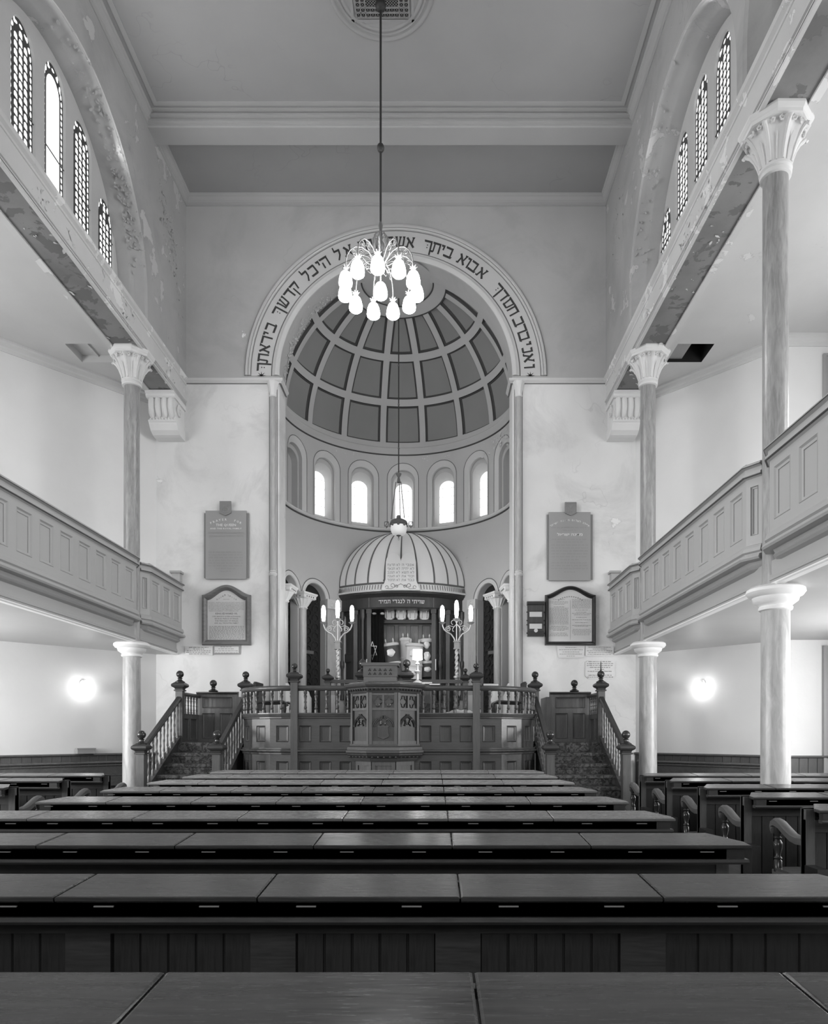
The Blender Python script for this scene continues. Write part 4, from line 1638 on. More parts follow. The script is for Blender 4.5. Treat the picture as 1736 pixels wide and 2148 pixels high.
def pew(D, x0, x1, nl, label, group, boards=True, arms=(True, True), shift=0.0, pale=False):
    """bench whose back carries a lidded book desk towards the camera; D = depth of the top's far edge"""
    t = thing('pew', label, 'pew', ((x0 + x1) / 2, D, 0), group)
    L = x1 - x0
    pitch = L / nl
    zt = LIDZ
    E = [x0] + [x0 + pitch * i + shift for i in range(1, nl)] + [x1]
    lid_m = pale or 'lid'
    for i in range(nl):
        cut = -1 if i == 0 else (1 if i == nl - 1 else 0)
        xm = (E[i] + E[i + 1]) / 2
        lid = inst('desk_lid', lid_mesh(E[i + 1] - E[i], cut, lid_m), t, (xm, D, zt))
        for e in (-.16, .16):
            inst('hinge', hinge_mesh(), lid, (xm + e, D - LIDW + .008, zt - .046))
    yb = D - .03                         # near face of the back frame
    b = MB(); b.box(x0 + .11, x1 - .11, D - LIDW + .012, D - .005, zt - .085, zt - .034)
    b.box(x0 + .03, x1 - .03, D - LIDW + .012, D - .2, zt - .085, zt - .034)
    b.build('book_box', M['box'], t)
    b = MB(); b.sweep([(x0 + .015, D - LIDW + .012), (x1 - .015, D - LIDW + .012)], [(-.03, zt - .10), (.012, zt - .10), (.02, zt - .09), (.012, zt - .078), (-.03, zt - .078)])
    b.build('box_bead', M['bimah_dark'], t)
    b = MB()
    b.box(x0 + .02, x1 - .02, yb - .0, D, zt - .30 if False else .08, zt - .02)
    b.build('back_panel', M['board'], t)
    b = MB()
    st = .15
    b.box(x0 + .02, x1 - .02, yb - .025, yb, zt - .185, zt - .1)
    b.box(x0 + .02, x1 - .02, yb - .025, yb, .08, .2)
    for i in range(nl + 1):
        xc = E[i]
        a, c = max(x0 + .02, xc - st / 2), min(x1 - .02, xc + st / 2)
        b.box(a, c, yb - .025, yb, .2, zt - .185)
    b.build('back_frame', M['pew_frame'], t)
    if boards:
        nb = 5
        for i in range(nl):
            pw = E[i + 1] - E[i] - st
            bw = pw / nb
            me = board_mesh(bw, zt - .185 - .2)
            for k in range(nb):
                inst('back_board', me, t, (E[i] + st / 2 + bw * (k + .5), yb - .001, .2))
    b = MB(); b.box(x0 + .03, x1 - .03, D - .01, D + .40, .42, .45); b.build('seat', M['oak_x'], t)
    b = MB(); b.box(x0 + .05, x1 - .05, D + .3, D + .33, 0, .42); b.build('seat_front', M['board'], t)
    arm, bal = arm_meshes()
    for e, xe, on in ((-1, x0 + .05, arms[0]), (1, x1 - .05, arms[1])):
        b = MB(); b.box(xe - .03, xe + .03, D - .06, D + .01, 0, zt - .03)
        b.build('end_post', M['oak_z'], t)
        if not on:
            continue
        b = MB(); b.box(xe - .025, xe + .025, D + .01, D + .42, 0, .43)
        b.build('end_panel', M['oak_y'], t)
        inst('arm_rest', arm, t, (xe, D, 0))
        inst('arm_baluster', bal, t, (xe, D, 0))
        # small hymn-number bracket like block below the desk end
        b = MB(); b.box(xe - .04, xe + .03, D - LIDW + .04, D - .06, .0, .55)
        b.build('desk_bracket', M['board'], t)
    return t


ORD = ['nearest', 'second nearest', 'third nearest', 'fourth nearest', 'fifth nearest', 'fourth from the pulpit', 'third from the pulpit', 'second from the pulpit', 'closest to the pulpit']
for i in range(9):
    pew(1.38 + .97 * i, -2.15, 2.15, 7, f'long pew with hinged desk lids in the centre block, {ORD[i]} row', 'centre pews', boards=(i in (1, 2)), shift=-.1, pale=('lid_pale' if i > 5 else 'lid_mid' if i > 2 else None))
for i in range(5):
    o_ = ['farthest', 'second farthest', 'third farthest', 'fourth farthest', 'nearest'][i]
    pew(8.43 - .93 * i, 3.22, 6.4, 5, f'side pew with scrolled arm in the right aisle block, {o_} row', 'right aisle pews', arms=(True, False))
for i in range(3):
    o_ = ['farthest', 'middle', 'nearest'][i]
    pew(8.43 - .93 * i, -6.4, -3.19, 5, f'side pew in the left aisle block beside the centre pews, {o_} row', 'left aisle pews', arms=(False, True))
# ================================================================== THE RAISED PLATFORM (BIMAH)
BY = 10.41                      # depth of the straight front
NP_ = 1.366
t = thing('bimah_front', 'panelled wooden platform front with baluster rail and rounded corners behind the pulpit', 'platform', (0, BY, 0))
bimah = t
left = arc(-NP_, BY + 1.0, 1.0, 180, 270, 8)       # from the stair round to the straight front
right = arc(NP_, BY + 1.0, 1.0, 270, 360, 8)
path = left + right
NSEG = 4
cl = arc(-NP_, BY + 1.0, 1.014, 180, 270, NSEG)
cr = arc(NP_, BY + 1.0, 1.014, 270, 360, NSEG)
for z0, z1 in ((1.22, 1.66), (.55, 1.12)):
    for k in range(NSEG):
        panel_run(t, cl[k], cl[k + 1], z0, z1, 1, M['bimah_x'], M['bimah_panel'], stile=.09, rail=(.09, .1), d=.025, lip=.03, end=.1)
        panel_run(t, cr[k], cr[k + 1], z0, z1, 1, M['bimah_x'], M['bimah_panel'], stile=.09, rail=(.09, .1), d=.025, lip=.03, end=.1)
    panel_run(t, (-NP_, BY), (NP_, BY), z0, z1, 9, M['bimah_x'], M['bimah_panel'], stile=.125, rail=(.09, .1), d=.025, lip=.03, end=.07)
b = MB(); b.sweep(path, [(-.07, 1.66), (.0, 1.66), (.02, 1.67), (.02, 1.685), (.035, 1.69), (.045, 1.72), (.05, 1.735), (.05, 1.75), (-.07, 1.75)]); b.build('parapet_cornice', M['bimah_x'], t)
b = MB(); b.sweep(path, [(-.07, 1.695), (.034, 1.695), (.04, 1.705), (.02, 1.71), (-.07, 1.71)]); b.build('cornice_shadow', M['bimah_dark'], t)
b = MB(); b.sweep(path, [(-.07, 1.12), (.01, 1.12), (.03, 1.13), (.03, 1.15), (.06, 1.17), (.06, 1.19), (.03, 1.2), (.03, 1.22), (-.07, 1.22)]); b.build('middle_moulding', M['bimah_x'], t)
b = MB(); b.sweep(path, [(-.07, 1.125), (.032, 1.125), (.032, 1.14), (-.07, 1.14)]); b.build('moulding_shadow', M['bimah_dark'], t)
b = MB(); b.sweep(path, [(-.07, 0), (.02, 0), (.02, .12), (.0, .13), (.0, .55), (-.07, .55)]); b.build('plinth', M['bimah_x'], t)
b = MB(); b.sweep(path, [(-.05, 2.085), (.025, 2.085), (.035, 2.10), (.045, 2.12), (.045, 2.14), (.03, 2.16), (-.035, 2.16), (-.05, 2.14)]); b.build('hand_rail', M['bimah_x'], t, 60)
bm = baluster_mesh(.335, .026, M['bimah_z'])


def along(path, step, start=.08):
    out = []
    acc = -start
    for (a, c) in zip(path, path[1:]):
        L = sqrt((c[0] - a[0]) ** 2 + (c[1] - a[1]) ** 2)
        s = -acc if acc < 0 else step - acc
        while s <= L:
            out.append((a[0] + (c[0] - a[0]) * s / L, a[1] + (c[1] - a[1]) * s / L))
            s += step
        acc = L - (s - step)
    return out


fl = arc(-NP_, BY + 1.0, 1.0, 180, 270, 30)
fr_ = arc(NP_, BY + 1.0, 1.0, 360, 270, 30)
for p in along(fl, .158, .1) + along(fr_, .158, .1):
    inst('baluster', bm, t, (p[0], p[1], 1.75))
for i in range(1, 17):
    x = -NP_ + 2 * NP_ * i / 17
    if abs(x) > .5:
        inst('baluster', bm, t, (x, BY, 1.75))
for sgn in (-1, 1):
    newel(t, sgn * NP_, BY - .01, 0.0, 2.28, .105, spike=(sgn > 0), ball=.045)

# ---- stairs
for sgn, side in ((-1, 'left'), (1, 'right')):
    X = lambda v: sgn * v
    xi, xo = 2.44, 3.50
    t = thing('staircase', f'carpeted wooden stair with turned balusters rising to the platform on the {side}', 'staircase', (X(3.0), 10.4, 0), 'platform stairs')
    rise, go, top = .16125, .30, 11.45
    for k in range(7):              # k-th tread below the landing
        z1 = PF - rise * (k + 1)
        y1 = top - go * k
        b = MB()
        b.box(X(xi), X(xo), y1 - go, y1, max(0, z1 - rise - .3), z1 - .025)
        b.box(X(xi), X(xo), y1 - go - .03, y1, z1 - .05, z1)
        b.build('carpeted_step', M['carpet'], t)
    b = MB(); b.box(X(xi), X(xo), top - .03, top + .1, PF - .4, PF + .003); b.build('carpeted_nosing', M['carpet'], t)
    yl, yu = 10.05, 11.57
    zl, zu = 1.16, 2.02               # underside of the hand rail at the newels
    for xx in (xi - .02, xo + .02):
        b = MB()
        P = [(yl, .0), (yu, .0), (yu, PF + .12), (yl, .55)]
        b.extrude(P, lambda a, c: (X(xx - .025), a, c), lambda a, c: (X(xx + .025), a, c)); b.build('string_board', M['bimah_x'], t)
        b = MB()
        b.extrude([(yl, .55), (yu, PF + .12), (yu, PF + .15), (yl, .58)], lambda a, c: (X(xx - .04), a, c), lambda a, c: (X(xx + .04), a, c)); b.build('string_cap', M['bimah_x'], t)
        rings = []
        for y, z in ((yl, zl), (yu, zu)):
            rings.append([(X(xx - .035), y, z), (X(xx + .035), y, z), (X(xx + .045), y, z + .035), (X(xx + .03), y, z + .07), (X(xx - .03), y, z + .07), (X(xx - .045), y, z + .035)])
        b = MB(); b.loft(rings); b.build('hand_rail', M['bimah_dark'], t)
        for k in range(10):
            s = (k + .8) / 10.6
            y = yl + (yu - yl) * s
            z0, z1 = .57 + (PF + .14 - .57) * s, zl + (zu - zl) * s
            inst('baluster', baluster_mesh(.58, .02, M['bimah_z']), t, (X(xx), y, z0), 0, (1, 1, (z1 - z0 + .01) / .58))
        newel(t, X(xx), yl, 0, 1.21, .115)
        newel(t, X(xx), yu, .6, 2.22, .115, spike=(sgn > 0 and xx > 3), ball=.062 if xx > 3 else .058)
    # landing enclosure: short return balustrade and panelled screen with a ball on top
    t = thing('landing_screen', f'panelled wooden screen with ball finial at the top of the {side} stair', 'screen', (X(3.2), 12.5, PF), 'landing screens')
    p, q = ((X(3.53), 11.6), (X(3.53), 12.5))
    if sgn > 0:
        p, q = q, p
    panel_run(t, p, q, PF - .02, 1.78, 2, M['screen_z'], M['screen_p'], stile=.08, rail=(.06, .08), d=.02, lip=.02, end=.08)
    b = MB(); b.sweep([p, q], [(-.05, 2.08), (.03, 2.08), (.04, 2.11), (.03, 2.14), (-.05, 2.14)]); b.build('hand_rail', M['bimah_x'], t)
    for k in range(6):
        inst('baluster', baluster_mesh(.31, .02, M['bimah_z']), t, (X(3.53), 11.7 + .14 * k, 1.775))
    p, q = (X(2.82), 12.5), (X(3.56), 12.5)
    if sgn < 0:
        p, q = q, p
    panel_run(t, p, q, PF - .02, 1.86, 2, M['screen_z'], M['screen_p'], stile=.09, rail=(.08, .05), d=.025, lip=.03, end=.1)
    panel_run(t, p, q, 1.86, 2.16, 1, M['screen_z'], M['screen_p'], stile=.1, rail=(.04, .06), d=.025, lip=.03, end=.1)
    b = MB(); b.sweep([(p[0], p[1]), (q[0], q[1])], [(-.07, 2.15), (.02, 2.15), (.035, 2.17), (.035, 2.19), (-.07, 2.2)]); b.build('screen_cap', M['bimah_dark'], t)
    inst('finial', finial_mesh(.065, M['newel_dark']), t, (X(3.27), 12.53, 2.2))
    b = MB(); b.box(X(2.75), X(2.82), 12.44, 13.1, PF, 2.1); b.build('side_board', M['bimah_z'], t)
    # solid cheek under the landing
    b = MB(); b.box(X(3.49), X(3.55), 11.6, DW, 0, PF - .02); b.build('landing_cheek', M['bimah_x'], t)

# ---- pulpit
pul = thing('pulpit', 'carved octagonal wooden pulpit with gothic panels projecting from the platform front', 'pulpit', (0, 10.1, 0))
PP = [(-.50, 10.40), (-.50, 10.28), (-.205, 9.95), (.205, 9.95), (.50, 10.28), (.50, 10.40)]


def inset(P, g):
    mb = MB()
    mb.sweep(P, [(g, 0), (g + .001, 0)])
    return [(mb.v[i * 2][0], mb.v[i * 2][1]) for i in range(len(P))]


PB = inset(PP, -.08)
b = MB(); b.sweep(PB, [(-.06, 0), (0, 0), (0, 1.06), (-.06, 1.06)]); b.build('pulpit_base', M['bimah_z'], pul)
b = MB(); b.sweep(PP, [(-.14, 1.03), (-.04, 1.03), (-.02, 1.06), (.0, 1.10), (.05, 1.14), (.075, 1.16), (.075, 1.19), (.06, 1.2), (.055, 1.24), (.02, 1.26), (.02, 1.285), (-.14, 1.285)]); b.build('ledge_moulding', M['bimah_x'], pul)
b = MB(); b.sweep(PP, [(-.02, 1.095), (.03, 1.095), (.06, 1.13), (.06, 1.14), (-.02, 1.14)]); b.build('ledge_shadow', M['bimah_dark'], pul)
for p in along([PP[0]] + [q for q in inset(PP, .03)][1:-1] + [PP[-1]], .095, .05):
    pass
b = MB()
for p in along(inset(PP, .02), .085, .05):
    b.sphere((p[0], p[1], 1.105), .022, 8, 5)
b.build('carved_bosses', M['bimah_dark'], pul)
b = MB(); b.sweep(PP, [(-.06, 1.28), (-.02, 1.28), (-.02, 2.04), (-.06, 2.04)]); b.build('pulpit_wall', M['bimah_panel'], pul)
b = MB(); b.sweep(PP, [(-.1, 2.02), (.005, 2.02), (.02, 2.04), (.03, 2.06), (.05, 2.09), (.05, 2.1), (.09, 2.125), (.10, 2.15), (.085, 2.17), (.02, 2.185), (-.1, 2.185)]); b.build('pulpit_cornice', M['bimah_x'], pul)
b = MB()
for p in along(inset(PP, .045), .06, .03):
    b.sphere((p[0], p[1], 2.075), .02, 7, 4)
b.build('carved_leaves', M['bimah_dark'], pul)
b = MB(); b.extrude(inset(PP, .02), lambda a, c: (a, c, 2.17), lambda a, c: (a, c, 2.195)); b.build('pulpit_top', M['bimah_x'], pul)


def face_frame(p0, p1, idx):
    """carved face between two corners"""
    dx, dy = p1[0] - p0[0], p1[1] - p0[1]
    L = sqrt(dx * dx + dy * dy)
    ux, uy = dx / L, dy / L
    nx, ny = uy, -ux

    def P3(s, z, o=0.0):
        return (p0[0] + ux * s + nx * o, p0[1] + uy * s + ny * o, z)

    def pt(s):
        return (p0[0] + ux * s, p0[1] + uy * s)
    f = MB()
    e = .045
    f.slab(pt(0), pt(e), 1.28, 2.03, -.02, .012)
    f.slab(pt(L - e), pt(L), 1.28, 2.03, -.02, .012)
    f.slab(pt(e), pt(L - e), 1.28, 1.33, -.02, .0)
    f.slab(pt(e), pt(L - e), 1.775, 1.81, -.02, .006)
    f.slab(pt(e), pt(L - e), 1.99, 2.03, -.02, .004)
    f.slab(pt(L / 2 - .014), pt(L / 2 + .014), 1.81, 1.99, -.02, .006)
    f.build('face_frame', M['bimah_z'], pul)
    g = MB()
    c, hw = L / 2, L / 2 - e - .012
    # pointed trefoil arch
    for w in (hw, hw * .86):
        pts = []
        for i in range(9):
            a = RD(180 - 68 * i / 8)
            pts.append(P3(c + hw * .9 + w * 1.9 * cos(a) * 1.0 - (hw * .9 + 0) + (w * 1.9 - w), 1.535 + w * 1.18 * sin(a), -.005))
        g.tube(pts, .010, 5)
        pts = [P3(2 * c - ((Vector(p) - Vector((p0[0], p0[1], 0))).dot(Vector((ux, uy, 0)))), p[2], -.005) for p in pts]
        g.tube(pts, .010, 5)
    for s in (-1, 1):
        pts = []
        for i in range(8):
            a = RD(250 - 190 * i / 7)
            pts.append(P3(c + s * (hw * .52 + .045 * cos(a)), 1.60 + .05 * sin(a), -.006))
        g.tube(pts, .012, 5)
        q = P3(c + s * .03, 1.585, -.002)
        g.sphere(q, .019, 8, 5)
    # quatrefoils above
    for s in (-1, 1):
        cc = c + s * (hw / 2 + .005)
        r = min(.04, hw * .24)
        for k in range(4):
            a0 = 90 * k
            pts = []
            for i in range(7):
                a = RD(a0 - 110 + 220 * i / 6)
                pts.append(P3(cc + r * cos(RD(a0)) + r * .72 * cos(a), 1.90 + 1.25 * (r * sin(RD(a0)) + r * .72 * sin(a)), -.01))
            g.tube(pts, .007, 5)
    g.build('gothic_tracery', M['bimah_dark'], pul)
    # base quatrefoil panel
    q0, q1 = (PB[1 + idx][0], PB[1 + idx][1]), (PB[2 + idx][0], PB[2 + idx][1])
    LB = sqrt((q1[0] - q0[0]) ** 2 + (q1[1] - q0[1]) ** 2)

    def Q3(s, z, o=0.0):
        return (q0[0] + ux * s + nx * o, q0[1] + uy * s + ny * o, z)
    g = MB()
    g.slab(q0, (q0[0] + ux * .05, q0[1] + uy * .05), .3, 1.03, 0, .02)
    g.slab((q1[0] - ux * .05, q1[1] - uy * .05), q1, .3, 1.03, 0, .02)
    qa, qb = (q0[0] + ux * .05, q0[1] + uy * .05), (q1[0] - ux * .05, q1[1] - uy * .05)
    g.slab(qa, qb, .97, 1.03, 0, .018)
    g.slab(qa, qb, .3, .55, 0, .018)
    for k in range(4):
        a0 = 45 + 90 * k
        pts = []
        for i in range(7):
            a = RD(a0 - 110 + 220 * i / 6)
            rr = (LB / 2 - .05) * .42
            pts.append(Q3(LB / 2 + rr * 1.2 * cos(RD(a0)) + rr * cos(a), .77 + 1.1 * rr * 1.2 * sin(RD(a0)) + rr * 1.1 * sin(a), .006))
        g.tube(pts, .012, 5)
    g.build('base_panel', M['bimah_z'], pul)


for k in range(3):
    face_frame(PP[1 + k], PP[2 + k], k)
b = MB()
sh = [(-.075, 1.56), (-.09, 1.545), (-.07, 1.525), (-.078, 1.45), (-.085, 1.39), (-.05, 1.375), (0, 1.35), (.05, 1.375), (.085, 1.39), (.078, 1.45), (.07, 1.525), (.09, 1.545), (.075, 1.56), (.03, 1.55), (0, 1.565), (-.03, 1.55)]
b.extrude(sh, lambda a, c: (a, 9.97, c), lambda a, c: (a * .97, 9.945, 1.46 + (c - 1.46) * .97)); b.build('shield', M['bimah_panel'], pul)
b = MB()
rn = random.Random(3)
for i in range(6):
    word_marks(b, -.06, .06, 1.52 - .024 * i, .012, 9.942, rn)
b.build('shield_inscription', M['bimah_dark'], pul)
for sgn in (-1, 1):
    newel(pul, sgn * .335 - .02, 10.52, PF, 2.3, .11, spike=(sgn < 0), ball=.06)

t = thing('lectern_desk', 'small carved reading desk standing on top of the pulpit', 'lectern', (-.06, 10.2, 2.2))
x0, x1 = -.30, .185
b = MB(); b.box(x0, x1, 10.12, 10.4, 2.2, 2.27); b.build('desk_foot', M['newel_dark'], t)
b = MB(); b.box(x0 - .005, x1 + .005, 10.1, 10.42, 2.27, 2.43); b.build('desk_body', M['bimah_x'], t)
b = MB()
b.extrude([(10.075, 2.43), (10.44, 2.43), (10.44, 2.445), (10.075, 2.475)], lambda a, c: (x0 - .03, a, c), lambda a, c: (x1 + .03, a, c)); b.build('desk_slope', M['bimah_x'], t)
b = MB(); b.box(x0 + .06, x1 - .06, 10.094, 10.1, 2.405, 2.415); b.build('desk_groove', M['newel_dark'], t)
b = MB()
for k in range(5):
    xx = x0 + .09 + k * (x1 - x0 - .18) / 4
    for zz in (2.31, 2.365):
        for dx, dz in ((0, .014), (-.012, -.004), (.012, -.004)):
            b.sphere((xx + dx, 10.098, zz + dz), .010, 7, 4)
b.build('trefoil_piercings', M['newel_dark'], t)

t = thing('table_lamp', 'small brass lamp with glowing white shade on the pulpit corner', 'lamp', (.485, 10.3, 2.19))
b = MB(); b.lathe([(.07, 2.195), (.07, 2.205), (.04, 2.225), (.02, 2.24), (.018, 2.33), (.045, 2.35), (.05, 2.365), (.018, 2.38), (.016, 2.46), (.035, 2.475), (.012, 2.5), (.012, 2.56)], .485, 10.3, 14); b.build('lamp_stem', M['silver'], t, 40)
b = MB(); b.lathe([(.075, 2.54), (.068, 2.69), (.066, 2.69), (.073, 2.54)], .485, 10.3, 20); b.build('lamp_shade', M['table_shade'], t, 40)

# books and papers on the rails
def book(x, y, z, w, d, h, m, label, rz=0.0):
    t = thing('book', label, 'book', (x, y, z))
    b = MB(); b.box(x - w / 2, x + w / 2, y - d / 2, y + d / 2, z, z + h); b.build('cover', m, t)
    b = MB(); b.box(x - w / 2 + .006, x + w / 2 - .006, y - d / 2 - .001, y + d / 2 - .004, z + .004, z + h - .004); b.build('pages', M['paper'], t)


book(.74, 10.47, 2.162, .17, .2, .03, M['velvet'], 'dark closed prayer book lying on the rail right of the pulpit')
book(.60, 10.72, 2.2, .2, .2, .03, M['cloth'], 'white bound book lying behind the pulpit lamp')
book(1.62, 10.9, 2.162, .25, .2, .06, M['velvet'], 'thick black book on the curved rail right of the right post')

# chairs on the platform
def platform_chair(x, y, rz, label):
    t = thing('armchair', label, 'chair', (x, y, PF), 'platform armchairs')
    Mx = Matrix.Translation((x, y, PF)) @ Matrix.Rotation(rz, 4, 'Z')

    def part(nm, mb, m):
        q = MB(); q.add(mb.v, mb.f, Mx); q.build(nm, m, t)
    b = MB(); b.box(-.27, .27, -.25, .25, .42, .48); part('seat', b, M['ark_wood'])
    for sx in (-1, 1):
        b = MB(); b.lathe([(.022, 0), (.03, .2), (.02, .3), (.032, .42), (.02, .5), (.03, .58), (.022, .66)], sx * .25, -.22, 10); part('front_leg', b, M['ark_wood'])
        b = MB(); b.tube([(sx * .25, .22, 0), (sx * .25, .24, .5), (sx * .25, .30, 1.02)], .024, 6); part('rear_leg', b, M['ark_wood'])
        b = MB(); b.tube([(sx * .25, .27, .68), (sx * .26, .05, .69), (sx * .26, -.18, .70), (sx * .26, -.25, .67), (sx * .26, -.27, .62)], .026, 6); part('arm_rest', b, M['ark_wood'])
    b = MB(); b.box(-.25, .25, .27, .31, .88, 1.04); part('back_rail', b, M['ark_wood'])
    b = MB(); b.box(-.2, .2, .25, .28, .55, .88); part('back_panel', b, M['mantle_dark'])


platform_chair(-2.05, 12.1, RD(90), 'dark wooden armchair behind the left curved rail facing across')
platform_chair(2.0, 12.1, RD(-90), 'dark wooden armchair behind the right curved rail facing across')
t = thing('folded_cloth', 'striped white prayer shawl folded on the platform right of the pulpit', 'cloth', (1.15, 11.0, 1.75))
b = MB()
rn = random.Random(5)
rings = []
for i in range(9):
    y = 10.75 + .5 * i / 8
    rings.append([(1.15 + .3 * cos(a) * (1 + .1 * sin(5 * a)), y, 1.70 + .10 * max(0, sin(a)) * (1 + .25 * sin(7 * a + i))) for a in [2 * pi * k / 18 for k in range(18)]])
b.loft(rings); b.build('cloth_folds', M['cloth'], t, 60)
t = thing('low_stool', 'low dark stool under the folded shawl on the platform', 'stool', (1.15, 11.0, PF))
b = MB(); b.box(.9, 1.4, 10.75, 11.3, 1.64, 1.70); b.build('seat', M['ark_wood'], t)
for sx in (.94, 1.36):
    for sy in (10.8, 11.25):
        b = MB(); b.box(sx - .025, sx + .025, sy - .025, sy + .025, PF, 1.64); b.build('leg', M['ark_wood'], t)

# ================================================================== THE ARK
def bow(x, o=0.0):
    """front line of the ark in plan, o = outward offset towards the nave"""
    return 17.37 - sqrt((2.29 + o) ** 2 - x * x)


def bowpath(x0, x1, n=16):
    return [(x0 + (x1 - x0) * i / n, bow(x0 + (x1 - x0) * i / n)) for i in range(n + 1)]


ark = thing('holy_ark', 'dark wooden ark with ribbed white half-dome canopy and stone tablets in the apse', 'ark', (0, 15.3, PF))
FULL = bowpath(-1.43, 1.43, 28)
b = MB(); b.sweep(FULL, [(-.3, 4.19), (-.09, 4.19), (-.08, 4.21), (-.10, 4.23), (-.10, 4.45), (-.07, 4.47), (-.05, 4.50), (-.02, 4.52), (-.02, 4.55), (-.3, 4.56)]); b.build('entablature', M['ark_wood'], ark, 30)
# canopy
ZR = 4.76


def can(xr, ph, lift=0.0):
    px_, py_ = xr, bow(xr) + .05
    k = cos(ph)
    x, y, z = px_ * k, 15.97 + (py_ - 15.97) * k, ZR + 1.30 * sin(ph)
    if lift:
        n = Vector((x * .7, (y - 15.97) * .9, (z - ZR) * .7))
        n.normalize()
        x, y, z = x + n.x * lift, y + n.y * lift, z + n.z * lift
    return (x, y, z)


NXR = 40
xs = [1.435 * sin(RD(-90 + 180 * i / NXR)) for i in range(NXR + 1)]
b = MB()
b.loft([[can(x, RD(90 * j / 18)) for x in xs] for j in range(19)], close=False, cap=False)
b.build('canopy_shell', M['canopy'], ark, 50)
for xr in (0, .36, -.36, .73, -.73, 1.03, -1.03, 1.25, -1.25, 1.40, -1.40):
    b = MB()
    w = .02 * sqrt(max(.12, 1 - (xr / 1.46) ** 2))
    b.loft([[can(xr - w, RD(90 * j / 18 * .97), .004), can(xr - w * .8, RD(90 * j / 18 * .97), .014), can(xr + w * .8, RD(90 * j / 18 * .97), .014), can(xr + w, RD(90 * j / 18 * .97), .004)] for j in range(19)], close=False, cap=False)
    b.build('canopy_rib', M['rib_dark'], ark)
b = MB(); b.sweep(FULL, [(-.2, 4.56), (.01, 4.56), (.015, 4.585), (-.01, 4.60), (-.045, 4.73), (-.2, 4.73)]); b.build('valance', M['canopy'], ark, 30)
b = MB(); b.sweep(FULL, [(-.2, 4.725), (-.03, 4.725), (-.025, 4.745), (-.035, 4.765), (-.2, 4.765)]); b.build('valance_line', M['rib_dark'], ark, 30)
b = MB()
for i in range(64):
    x = 1.42 * sin(RD(-88 + 176 * i / 63))
    if abs(x) < .43:
        continue
    w = .008
    sl = .012 * (1 if x < 0 else -1)
    p = [(x - w, bow(x - w, -.012), 4.605), (x + w, bow(x + w, -.012), 4.605), (x + w + sl, bow(x, -.036), 4.71), (x - w + sl, bow(x, -.036), 4.71)]
    b.add([(q[0], q[1] - .006, q[2]) for q in p], [(0, 1, 2, 3)])
b.build('valance_fluting', M['rib_dark'], ark)
# tablets of the law on their scrolled foot
TY = lambda z: 15.02 + (z - 4.56) * .14
out = [(-.47, 4.56), (.47, 4.56), (.43, 4.66), (.39, 4.74), (.37, 4.80), (.365, 5.20)]
for i in range(1, 10):
    a = RD(180 * i / 10)
    out.append((.18 + .18 * cos(a), 5.20 + .2 * sin(a)))
out.append((0, 5.215))
for i in range(1, 10):
    a = RD(180 * i / 10)
    out.append((-.18 + .18 * cos(a), 5.20 + .2 * sin(a)))
out += [(-.365, 5.20), (-.37, 4.80), (-.39, 4.74), (-.43, 4.66)]
out = [(a * .9, c) for a, c in out]
b = MB(); b.extrude(out, lambda a, c: (a, TY(c), c), lambda a, c: (a, TY(c) + .06, c)); b.build('tablets', M['canopy'], ark)
b = MB()
for e in (-1, 1):
    for (cx_, cz_, r0, st, sw) in ((.40, 4.77, .028, 60, -260), (.33, 4.62, .045, 0, 300), (.2, 4.66, .055, 200, -330), (.1, 4.64, .045, -20, 300)):
        pts = []
        for i in range(12):
            a = RD(st + sw * i / 11)
            r = r0 * (1 - .55 * i / 11)
            zz = cz_ + r * sin(a)
            pts.append((.9 * e * (cx_ + r * cos(a)), TY(zz) - .004, zz))
        b.tube(pts, .007, 4)
b.tube([(-.33, TY(4.595) - .004, 4.60), (-.2, TY(4.6) - .004, 4.59), (0, TY(4.6) - .004, 4.70), (.2, TY(4.6) - .004, 4.59), (.33, TY(4.6) - .004, 4.60)], .006, 4)
b.build('tablet_scrolls', M['ink_grey'], ark)
b = MB()
RL = ['אנכי ה', 'לא יהיה', 'לא תשא', 'זכור את', 'כבד את']
LL = ['לא תרצח', 'לא תנאף', 'לא תגנב', 'לא תענה', 'לא תחמד']
for i in range(5):
    z = 5.10 - .085 * i
    tmp = MB()
    block_line(tmp, RL[i], .155, z, .05, 0, .28)
    block_line(tmp, LL[i], -.155, z, .05, 0, .28)
    b.add([(v[0], TY(v[2]) - .003 + v[1], v[2]) for v in tmp.v], tmp.f)
b.build('commandment_lettering', M['ink_grey'], ark)
b = MB(); tmp = MB()
block_line(tmp, 'שויתי ה לנגדי תמיד', .01, 4.305, .075, 0, 1.02)
b.add([(v[0], bow(v[0], -.10) - .004 + v[1], v[2]) for v in tmp.v], tmp.f)
b.build('frieze_lettering', M['pale_ink'], ark)
